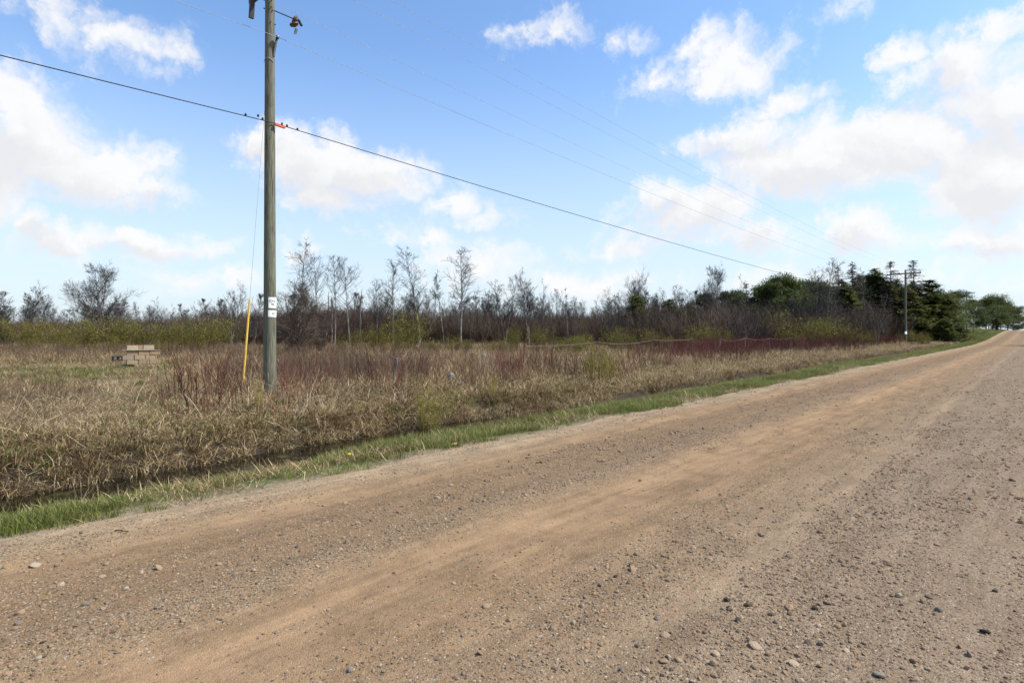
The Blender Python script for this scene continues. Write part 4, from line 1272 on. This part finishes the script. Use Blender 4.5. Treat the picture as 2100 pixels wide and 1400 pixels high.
row([(1590, 648, 58, 1.2), (1612, 662, 54, 1.2), (1652, 652, 58, 1.2), (1680, 660, 54, 1.1), (1700, 655, 58, 1.3), (1728, 664, 57, 1.2), (1758, 672, 60, 1.2), (1785, 676, 62, 1.2), (1640, 680, 52, 1.0), (1878, 684, 64, 1.2), (1895, 690, 66, 1.2), (1945, 688, 82, 1.3)],
    '%s olive willow mound, counted left to right, below the evergreen wood', 'willow mounds under the wood')


# ------------------------------------------------------------------ utility poles
def mat_pole():
    m, t = base_mat('treated_pole_wood')
    co = t.n('ShaderNodeTexCoord').outputs['Object']
    mp = t.n('ShaderNodeMapping', ins={0: co, 3: (1, 1, .06)}).outputs[0]
    gr = t.noise(mp, 45, 6, .65)
    bl = t.noise(co, 3.5, 5, .6)
    col = t.ramp(gr, [(.28, (.045, .044, .032)), (.45, (.125, .125, .088)), (.62, (.20, .195, .14)), (.8, (.28, .27, .20))])
    col = t.mix(t.ramp(bl, [(.45, 0.), (.75, .5)]), col, (.12, .13, .085, 1))
    cr = t.ramp(t.noise(t.n('ShaderNodeMapping', ins={0: co, 3: (1, 1, .02)}).outputs[0], 80, 2, .4), [(.33, .9), (.39, 0.)])
    col = t.mix(cr, col, (.02, .018, .014, 1))
    finish(t, col, .9, gr, .6, .012, .15)
    return m


M_POLE = mat_pole()
M_DARK = plain('weathered_hardware', (.035, .032, .030), .6, .2, .4)
M_GALV = plain('galvanised_steel', (.26, .26, .26), .5, .6, .5)
M_PORC = plain('brown_porcelain', (.09, .055, .035), .3, 0, .5, .3)
M_WIRE = plain('bare_aluminium_wire', (.30, .30, .31), .55, .3, .4)
M_CABLE = plain('black_cable', (.02, .02, .022), .6, 0, .3)
M_ORANGE = plain('orange_plastic', (.50, .075, .025), .55, 0, .4, .2)
M_YELLOW = plain('yellow_plastic', (.50, .31, .03), .5, 0, .4, .15, 6)
M_WHITE = plain('white_sign', (.82, .82, .80), .55, 0, .4, .08, 9)
M_INK = plain('black_ink', (.03, .03, .03), .7, 0, .2)
M_WHTAPE = plain('white_fence_tape', (.26, .235, .17), .7, 0, .2, .2)
M_RUST = plain('rusty_post', (.055, .034, .026), .85, .1, .2, .5)
M_GREYWOOD = bark('weathered_wood', (.07, .062, .054), (.14, .128, .112), (.22, .20, .18), 8, .2)


def shaft_mesh(H, rb, rt, sides=24, k=14, flare=0):
    g = Geo()
    ts = np.linspace(0, 1, k)
    P = np.stack([0 * ts, 0 * ts, -.6 + (H + .6) * ts], 1)[None]
    V, T = tubes(P, (rb + (rt - rb) * ts)[None], sides); g.add(V, T)
    return g.mesh('shaft', [M_POLE], True)


def rod(p, q, r, mat, name, parent, sides=8, k=2, sag=0.0):
    ts = np.linspace(0, 1, k)
    P = np.array(p)[None, :] * (1 - ts)[:, None] + np.array(q)[None, :] * ts[:, None]
    P[:, 2] -= sag * 4 * ts * (1 - ts)
    V, T = tubes(P[None], np.full((1, k), r), sides)
    g = Geo(); g.add(V, T)
    return put(name, g.mesh(name, [mat], True), parent)


def lathe(prof, p, mat, name, parent, sides=14, axis_dir=None):
    """prof: list of (radius, height)"""
    g = Geo(); k = len(prof)
    P = np.zeros((1, k, 3)); P[0, :, 2] = [h for _, h in prof]
    V, T = tubes(P, np.array([[r for r, _ in prof]]), sides); g.add(V, T)
    o = put(name, g.mesh(name, [mat], True), parent, p)
    if axis_dir is not None: o.rotation_euler = Vector(axis_dir).to_track_quat('Z', 'Y').to_euler()
    return o


def boxo(name, mat, parent, c, s_, rz=0.0, rx=0.0, ry=0.0):
    V, T = box(0, 0, 0, *s_)
    g = Geo(); g.add(V, T)
    o = put(name, g.mesh(name, [mat]), parent, c); o.rotation_euler = (rx, ry, rz)
    return o


INS = [(.012, 0), (.03, .02), (.062, .03), (.05, .055), (.058, .07), (.042, .10), (.045, .12), (.025, .15)]
PV0 = 13.2
PU = [6.3, 93.0, 182.0, 267.0, 354.0]
PTOP = 9.75


def pole_base(u): return float(ground(u, PV0))


# near pole
u0 = PU[0]; g0 = pole_base(u0)
pole = thing('utility_pole', (u0, PV0, g0), 'grey green wooden utility pole with two white number signs beside the field', 'utility pole', 'utility poles along the road')
HP = PTOP - g0
RB, RTp = .147, .098
put('shaft', shaft_mesh(HP, RB, RTp), pole)


def prad(h): return RB + (RTp - RB) * (h + .6) / (HP + .6)


def on_pole(py): return hgt(py, depth(u0, PV0)) - g0


# directions on the pole, seen from the camera: toward the eye and picture right
eye_a = math.atan2(-PV0, -u0)
def pdir(deg):  # deg measured from facing the camera, positive toward picture right
    a = eye_a + R(deg)
    return math.cos(a), math.sin(a)


def curved_plate(name, py0, py1, d0, d1, mat, parent, lift):
    h0, h1 = on_pole(py1), on_pole(py0)
    k = 12; V = []
    for r_add in (0, .004):
        for h in (h0, h1):
            for i in range(k):
                x, y = pdir(d0 + (d1 - d0) * i / (k - 1)); r = prad(h) + lift + r_add
                V.append((x * r, y * r, h))
    V = np.array(V); T = []
    I = lambda a, b, c: a * 2 * k + b * k + c
    for i in range(k - 1):
        for l in (0, 1):
            T += [(I(l, 0, i), I(l, 0, i + 1), I(l, 1, i + 1)), (I(l, 0, i), I(l, 1, i + 1), I(l, 1, i))]
        for b in (0, 1):
            T += [(I(0, b, i), I(0, b, i + 1), I(1, b, i + 1)), (I(0, b, i), I(1, b, i + 1), I(1, b, i))]
    for i in (0, k - 1):
        T += [(I(0, 0, i), I(0, 1, i), I(1, 1, i)), (I(0, 0, i), I(1, 1, i), I(1, 0, i))]
    g = Geo(); g.add(V, T)
    return put(name, g.mesh(name, [mat]), parent)


def curved_text(txt, py, size, dmid, parent, lift):
    cu = bpy.data.curves.new('lettering', 'FONT'); cu.body = txt; cu.size = size; cu.align_x = 'CENTER'
    cu.offset = size * .018
    to = bpy.data.objects.new('lettering', cu); COL.objects.link(to)
    dg = bpy.context.evaluated_depsgraph_get()
    me = bpy.data.meshes.new_from_object(to.evaluated_get(dg))
    bpy.data.objects.remove(to)
    h = on_pole(py)
    for v_ in me.vertices:
        r = prad(h) + lift
        x, y = pdir(dmid + math.degrees(v_.co.x / r))
        v_.co = (x * r, y * r, h + v_.co.y)
    me.materials.clear(); me.materials.append(M_INK)
    return put('lettering', me, parent)


s1 = curved_plate('sign', 610, 632, -12, 82, M_WHITE, pole, .002)
s1['label'] = 'upper white sign reading CHA 95'
curved_text('CHA', 620.0, .080, 28, s1, .0085)
curved_text('95', 627.0, .080, 28, s1, .0085)
s2 = curved_plate('sign', 636.5, 650, -15, 82, M_WHITE, pole, .002)
s2['label'] = 'lower white sign reading 10'
curved_text('10', 646.0, .085, 30, s2, .0085)

# hardware near the top of the near pole
hN = on_pole(80)
rx, ry = pdir(62)
# bracket holding the neutral wire
bx_, by_ = pdir(48)
rod((bx_ * prad(hN), by_ * prad(hN), on_pole(117)), (bx_ * (prad(hN) + .10), by_ * (prad(hN) + .10), hN), .028, M_DARK, 'neutral_bracket', pole)
lathe([(.02, -.03), (.045, -.025), (.03, 0), (.045, .025), (.02, .03)], (bx_ * (prad(hN) + .11), by_ * (prad(hN) + .11), hN), M_PORC, 'spool_insulator', pole)
# strain arm toward the road with two disc insulators
hA = on_pole(22)
ax_, ay_ = pdir(70)
e0 = np.array([ax_ * prad(hA), ay_ * prad(hA), hA])
e1 = np.array([ax_ * .52, ay_ * .52, on_pole(37)])
arm = rod(e0, e1, .014, M_DARK, 'strain_rod', pole)
lathe([(.018, -.03), (.05, -.02), (.105, 0), (.095, .02), (.04, .04), (.02, .06)], tuple(e1 + np.array([ax_ * .05, ay_ * .05, -.03])), M_PORC, 'disc_insulator', pole, axis_dir=(ax_, ay_, -.7))
lathe([(.018, -.03), (.05, -.02), (.105, 0), (.095, .02), (.04, .04), (.02, .06)], tuple(e1 + np.array([ax_ * .03, ay_ * .03, -.14])), M_PORC, 'disc_insulator', pole, axis_dir=(ax_ * .3, ay_ * .3, -1))
boxo('wire_clamp', M_GALV, pole, tuple(e1 + np.array([ax_ * .07, ay_ * .07, -.30])), (.05, .04, .12), .4, .3)
boxo('wire_clamp', M_DARK, pole, tuple(e1 + np.array([ax_ * .17, ay_ * .17, -.10])), (.05, .05, .16), .4, -.5)
# grounding loop of white wire and bolts
hl = on_pole(127)
Lp = []
for i in range(11):
    x, y = pdir(-95 + i * 14); Lp.append((x * (prad(hl) + .012), y * (prad(hl) + .012), hl - .03 + .07 * math.sin(i * .31)))
V, T = tubes(np.array(Lp)[None], np.full((1, 11), .008), 6); g = Geo(); g.add(V, T)
put('ground_wire', g.mesh('ground_wire', [M_WIRE], True), pole)
for py, dg_ in ((3, -88), (5, 20), (20, -88), (19, 15), (25, 30), (50, 10), (50, 70)):
    h = on_pole(py); x, y = pdir(dg_)
    rod((x * (prad(h) - .01), y * (prad(h) - .01), h), (x * (prad(h) + .035), y * (prad(h) + .035), h), .012, M_DARK, 'bolt', pole, 6)
# orange cable guard
hO = on_pole(259)
ox_, oy_ = pdir(35)
# crossarm with pins above the frame, cutout hanging from its outer end
boxo('crossarm', M_GREYWOOD, pole, (0.13, 0, PTOP - .12 - g0 + .02), (.09, 2.6, .115))
for yy in (-1.2, -.45, 1.2):
    lathe(INS, (0.13, yy, PTOP - .04 - g0), M_PORC, 'pin_insulator', pole)
boxo('fuse_cutout', M_DARK, pole, (.0, .93, on_pole(-12) + .02), (.10, .08, .48), 0, R(8))


def wire(name, pts, r, mat, label, sides=6):
    P = np.array(pts, float)
    V, T = tubes(P[None], np.full((1, len(P)), r), sides)
    # orient each ring along the wire: nearly straight lines, one frame is enough
    g = Geo(); g.add(V, T)
    return put(name, g.mesh(name, [mat], True), None, (0, 0, 0), label=label, category='wire')


def span(hs, sag, dv, k=24, pu=PU, u_left=-82.0):
    pts = []
    us_ = [u_left] + list(pu)
    H_ = [hs[0] - .1] + list(hs)
    for i in range(len(us_) - 1):
        for j in range(k):
            t_ = j / k
            pts.append((us_[i] + (us_[i + 1] - us_[i]) * t_, PV0 + (dv[0] if i == 0 else dv[min(i - 1, len(dv) - 1)]) * (1 - t_) + dv[min(i, len(dv) - 1)] * t_,
                        H_[i] + (H_[i + 1] - H_[i]) * t_ - sag * 4 * t_ * (1 - t_)))
    pts.append((us_[-1], PV0 + dv[-1], H_[-1]))
    return pts


hz_ = [0, 0, 1.7, 2.0, 1.6]
zp = depth(u0, PV0)
Htel = hgt(255, zp)
bx0 = prad(Htel - g0) + .02
cable = wire('telephone_cable', span([Htel, 5.62, 5.6 + 1.8, 7.6, 7.3], .55, [-.15, -.15, -.15, -.15, -.15]), .0105, M_CABLE, 'thick black telephone cable sagging from pole to pole across the sky', 8)
for du, dz in ((-.62, .028), (-.34, .075), (-.24, .03), (.22, .035), (.34, .03), (.60, .02)):
    t_ = abs(du)
    zc = Htel + (du * -.0245 if du > 0 else 0) + (du * .02 if du < 0 else 0)
    lathe([(.008, -.03), (.022, -.02), (.026, 0), (.02, .02), (.008, .03)], (u0 + du, PV0 - .15, zc + dz), M_CABLE, 'cable_clamp', cable)
boxo('orange_guard', M_ORANGE, pole, (.16, -.17, Htel - g0 - .035), (.24, .05, .055), R(0), 0, R(3))
wire('neutral_wire', span([hgt(80, zp) + .0, 8.05, 9.7, 10.0, 9.6], .75, [-.22, -.2, -.2, -.2, -.2]), .0045, M_WIRE, 'thin bare wire running just below the pole top past the bracket', 6)
for dvv, lab in ((-1.2, 'thin power line on the road side end of the crossarms'), (-.45, 'thin power line second from the road on the crossarms'), (1.2, 'thin power line on the field side end of the crossarms')):
    far = dvv * 1.25
    wire('power_line', span([PTOP + .12, 9.42, 11.3, 11.7, 11.5], .85, [dvv, far, far, far, far]), .0036, M_WIRE, lab, 6)

# far poles
FARP = [(1, 'weathered pole with wide crossarm standing before the dark spruces', True, 1.7), (2, 'second crossarm pole farther up at the grassy bend', True, 1.6),
        (3, 'far plain grey pole in front of the rounded pine grove', False, 1.4), (4, 'most distant crossarm pole against the far pines', True, 1.5)]
for i, lab, arm_, half in FARP:
    g_ = pole_base(PU[i])
    top = [0, 9.75, 11.55, 11.4, 11.9][i]
    t = thing('utility_pole', (PU[i], PV0, g_), lab, 'utility pole', 'utility poles along the road')
    put('shaft', shaft_mesh(top - g_, .16, .11, 10, 8), t)
    if arm_:
        boxo('crossarm', M_GREYWOOD, t, (.14, 0, top - g_ - .5), (.13, half * 2, .16))
        for yy in (-half + .1, -half * .38, half - .1):
            lathe(INS, (.14, yy, top - g_ - .42), M_PORC, 'pin_insulator', t, 8)
        rod((.14, -.75, top - g_ - .55), (.1, 0, top - g_ - 1.2), .02, M_DARK, 'arm_brace', t, 5)
        rod((.14, .75, top - g_ - .55), (.1, 0, top - g_ - 1.2), .02, M_DARK, 'arm_brace', t, 5)
    if i == 1:
        g = Geo(); V, T = tubes(np.array([[(0, 0, 1.15), (0, 0, 1.5)]]), np.full((1, 2), .155), 10); g.add(V, T)
        put('sign', g.mesh('sign', [M_WHITE], True), t)

# guy wire with yellow marker
ga_u, ga_v = at(498, 17.0); ga_z = float(ground(ga_u, ga_v))
hG = hgt(95, zp)
top_ = np.array([u0, PV0, hG]); bot_ = np.array([ga_u, ga_v, ga_z])
guy = thing('guy_wire', (ga_u, ga_v, ga_z), 'thin guy wire with a yellow plastic marker slanting down beside the pole', 'guy wire')
dvec = top_ - bot_
rod((0, 0, 0), tuple(dvec * .985), .005, M_GALV, 'strand', guy, 6)
o = rod(tuple(dvec * .012), tuple(dvec * .30), .027, M_YELLOW, 'yellow_marker', guy, 10)
rod((0, 0, -.1), tuple(dvec * .02), .012, M_DARK, 'anchor_rod', guy, 6)

# ------------------------------------------------------------------ block pile
bu, bv = at(292, 28.0); bg_ = float(ground(bu, bv))
M_BLOCK = []
for i, c in enumerate([(.31, .235, .145), (.27, .21, .135), (.35, .28, .18), (.29, .20, .12), (.26, .21, .16)]):
    M_BLOCK.append(plain('concrete_block_%d' % i, c, .92, var=.22, scale=14, bstr=.4))
frz = TH - R(90) + R(38)   # pile faces the camera
pile = thing('block_pile', (bu, bv, bg_ + .02), 'stack of tan concrete blocks with a thin board laid across in the field', 'block pile', None, frz, 1.12)


def block_mesh(sx_, sy_, sz_):
    """hollow concrete block: two cores through the top"""
    import bmesh
    bm = bmesh.new()
    w_ = .035
    xs_ = [-sx_ / 2, -sx_ / 2 + w_, -w_ / 2, w_ / 2, sx_ / 2 - w_, sx_ / 2]
    ys_ = [-sy_ / 2, -sy_ / 2 + w_, sy_ / 2 - w_, sy_ / 2]
    solid = lambda i, j: not (j == 1 and i in (1, 3))
    vd = {}
    def vt(x, y, z):
        k_ = (round(x, 4), round(y, 4), round(z, 4))
        if k_ not in vd: vd[k_] = bm.verts.new((x, y, z))
        return vd[k_]
    z0, z1 = -sz_ / 2, sz_ / 2
    for i in range(5):
        for j in range(3):
            if not solid(i, j): continue
            a, b, c, d = xs_[i], xs_[i + 1], ys_[j], ys_[j + 1]
            bm.faces.new([vt(a, c, z1), vt(b, c, z1), vt(b, d, z1), vt(a, d, z1)])
            bm.faces.new([vt(a, c, z0), vt(a, d, z0), vt(b, d, z0), vt(b, c, z0)])
            for (x0, y0, x1, y1, ni, nj) in ((a, c, b, c, i, j - 1), (b, c, b, d, i + 1, j), (b, d, a, d, i, j + 1), (a, d, a, c, i - 1, j)):
                if not (0 <= ni < 5 and 0 <= nj < 3) or not solid(ni, nj):
                    bm.faces.new([vt(x0, y0, z0), vt(x1, y1, z0), vt(x1, y1, z1), vt(x0, y0, z1)])
    bmesh.ops.recalc_face_normals(bm, faces=bm.faces)
    me = bpy.data.meshes.new('block'); bm.to_mesh(me); bm.free()
    return me


bmesh_ = block_mesh(.39, .19, .185)
bvar = []
for mm in M_BLOCK:
    b_ = bmesh_.copy(); b_.materials.append(mm); bvar.append(b_)
rr_ = random.Random(9)
for row_ in range(2):
    for course in range(4):
        for i in range(3):
            if course == 0 and i == 0 and row_ == 0: continue
            x = -.46 + .41 * i + (.10 if course % 2 else -.05)
            o = put('block', bvar[rr_.randrange(5)], pile, (x + rr_.uniform(-.008, .008), row_ * .24 + rr_.uniform(-.015, .015), .0 + course * .192))
            o.rotation_euler = (0, 0, rr_.gauss(0, .025))
boxo('board', plain('silver_board', (.36, .35, .33), .6, .1, .3), pile, (-.03, .10, .69), (1.36, .5, .016), R(1.5), R(-1.5), R(1.2))
for x, y, mi, rz_ in ((-.36, .06, 2, 2), (.24, .08, 2, -2), (-.06, .16, 3, 84)):
    o = put('block', bvar[mi], pile, (x, y, .80)); o.rotation_euler = (0, 0, R(rz_))
# dark hollow block lying on its side by the pile
o = put('block', plain('dark_block', (.06, .06, .055), .9) and bmesh_.copy(), pile, (-.86, .1, .36))
o.data.materials.append(plain('dark_damp_block', (.05, .048, .042), .9)); o.rotation_euler = (R(90), 0, R(15))
# thin metal rod standing at the pile's end
pk_u, pk_v = at(325, 27.6)
st = thing('metal_stake', (pk_u, pk_v, float(ground(pk_u, pk_v))), 'thin pale stake standing upright at the end of the block pile', 'stake')
rod((0, 0, -.2), (.02, 0, 1.28), .012, M_REED, 'shaft', st, 6)

# ------------------------------------------------------------------ fence posts and tape
FP = [(1076, 709, 0, 'dark leaning fence post where the tape begins', M_RUST, -.10), (1224, 701, .0, 'hidden fence post behind the tall willow shoots', M_RUST, 0.02),
      (1337, 697, 0, 'dark upright fence post in the middle of the tape', M_RUST, .01), (1421, 695, 0, 'dark leaning fence post where the first tape run ends', M_RUST, -.14),
      (1479, 696, 0, 'pale slanting fence stake where the second tape run starts', M_GREYWOOD, -.35), (1528, 693, 0, 'pale fence stake at the first peak of the second run', M_GREYWOOD, .05),
      (1578, 694, 0, 'thin pale fence stake at the second peak of the second run', M_GREYWOOD, .06), (1624, 692, 0, 'last thin fence stake before the red brush', M_GREYWOOD, .05)]
FPT = []
for px, py, _, lab, mt, ln in FP:
    z = 15.0 / (FW[1] + (px - CX) / FX * RT[1]); u, v = at(px, z)
    g_ = float(ground(u, v)); top = hgt(py, z)
    FPT.append((u, v, top, z))
    h = top - g_ + .06
    b0 = np.array([RT[0] * ln * h * .75, RT[1] * ln * h * .75, -.15])
    t = thing('fence_post', (u, v, g_), lab, 'fence post', 'posts of the tape fence')
    rod(tuple(b0), (0, 0, h), .024 if mt is M_RUST else .018, mt, 'shaft', t, 6)
    boxo('tape_clip', M_INK, t, (0, -.02, h - .06), (.04, .05, .05))


def tape(idx_, sags, label):
    pts = []
    for a in range(len(idx_) - 1):
        p, q = FPT[idx_[a]], FPT[idx_[a + 1]]
        for j in range(14):
            t_ = j / 14
            pts.append((p[0] + (q[0] - p[0]) * t_, p[1] + (q[1] - p[1]) * t_ - .03, p[2] + (q[2] - p[2]) * t_ - sags[a] * 4 * t_ * (1 - t_)))
    q = FPT[idx_[-1]]; pts.append((q[0], q[1] - .03, q[2]))
    P = np.array(pts); n = len(P)
    V = np.concatenate([P + [0, 0, .006], P - [0, 0, .006], P + [0, .003, .006], P + [0, .003, -.006]])
    T = []
    for i in range(n - 1):
        for a, b in ((0, 1), (2, 3), (0, 2), (1, 3)):
            T += [(a * n + i, a * n + i + 1, b * n + i + 1), (a * n + i, b * n + i + 1, b * n + i)]
    g = Geo(); g.add(V, T)
    put('fence_tape', g.mesh('fence_tape', [M_WHTAPE]), None, label=label, category='fence tape')


tape([0, 1, 2, 3], [.06, .14, .05], 'long pale fence tape strung over the first four posts')
tape([4, 5, 6, 7], [.13, .12, .10], 'shorter sagging fence tape over the pale stakes')

# old broken post with crossed sticks
z = 17.0
u, v = at(812, z); g_ = float(ground(u, v))
t = thing('broken_post', (u, v, g_), 'grey broken wooden post with crossed sticks in the straw', 'post', None, 0.0, .72)
def cam_off(r, f, h): return (RT[0] * r + FW[0] * f, RT[1] * r + FW[1] * f, h)
rod(cam_off(-.12, 0, -.1), cam_off(.06, 0, 1.12), .05, M_GREYWOOD, 'post', t, 7, 4)
rod(cam_off(-.32, .05, 1.25), cam_off(.1, 0, .95), .022, M_GREYWOOD, 'stick', t, 5)
rod(cam_off(-.06, .1, .2), cam_off(-.05, .1, 1.5), .016, M_RUST, 'stake', t, 5)
rod(cam_off(.02, .0, .9), cam_off(.42, .1, 1.28), .014, M_GREYWOOD, 'stick', t, 5)

# pale field stones in the straw
for px, py, z, w_, hh_, lab in ((925, 757, 17.0, .26, .5, 'upright pale grey rock among the red stems'), (946, 780, 15.2, .22, .3, 'flat white rock lying in the straw'), (992, 717, 30, .3, .75, 'small white rock far back in the straw')):
    u, v = at(px, z); me = PEB[7].copy(); me.materials.clear(); me.materials.append(plain('pale_rock', (.21, .19, .165), .9, var=.3, scale=9))
    o = put('rock', me, None, (u, v, float(ground(u, v)) + hh_ * .42), label=lab, category='rock')
    o.scale = (w_ * .5, w_ * .5, hh_ * .42)

# dry weed stalk in the ditch, twig and leaves on the shoulder, dandelion
u, v = at(172, 6.75); g_ = float(ground(u, v))
t = thing('weed_stalk', (u, v, g_), 'pale forked dry weed stalk sticking up out of the ditch water', 'weed')
rod(cam_off(0, 0, -.1), cam_off(-.05, 0, .50), .004, M_REED, 'stem', t, 5)
rod(cam_off(0, 0, -.05), cam_off(-.22, .1, .42), .0035, M_REED, 'stem', t, 5)
rod(cam_off(-.02, 0, .05), cam_off(-.07, 0, .14), .0035, M_REED, 'stem', t, 5)
z = (EYE - .02) * FX / (1088 - HY); u, v = at(248, z)
t = thing('twig', (u, v, float(road_sheet(np.array(u), np.array(v))) + .012), 'dark broken twig lying on the sandy shoulder', 'twig')
rod(cam_off(-.055, .015, 0), cam_off(.01, 0, .005), .005, M_RUST, 'stick', t, 6)
rod(cam_off(.005, 0, .004), cam_off(.06, -.008, 0), .004, M_RUST, 'stick', t, 6)
z = (EYE + .1) * FX / (940 - HY); u, v = at(716, z); g_ = float(ground(u, v))
t = thing('dandelion', (u, v, g_), 'single yellow dandelion flower in the green verge', 'flower')
rod((0, 0, 0), (0, 0, .09), .003, M_GREEN, 'stem', t, 5)
M_DAND = plain('dandelion_yellow', (.72, .48, .01), .7)
lathe([(.005, 0), (.026, .008), (.028, .014), (.012, .02), (.002, .021)], (0, 0, .09), M_DAND, 'flower_head', t, 12)
M_LEAF = plain('orange_dead_leaf', (.52, .24, .07), .8)
z = (EYE + .08) * FX / (913 - HY); u, v = at(932, z)
for k_ in range(1):
    V = [(-.055, 0, .0), (-.02, .025, .012), (.025, .03, .0), (.06, .0, .014), (.02, -.025, .002), (-.025, -.025, .01), (0, 0, .016)]
    T = [(6, i, (i + 1) % 6) for i in range(6)]
    g = Geo(); g.add(V, T)
    put('dead_leaf', g.mesh('dead_leaf', [M_LEAF]), None, (u, v, float(ground(u, v)) + .03), label='orange brown dead leaf at the edge of the grass', category='leaf')

bpy.context.view_layer.update()
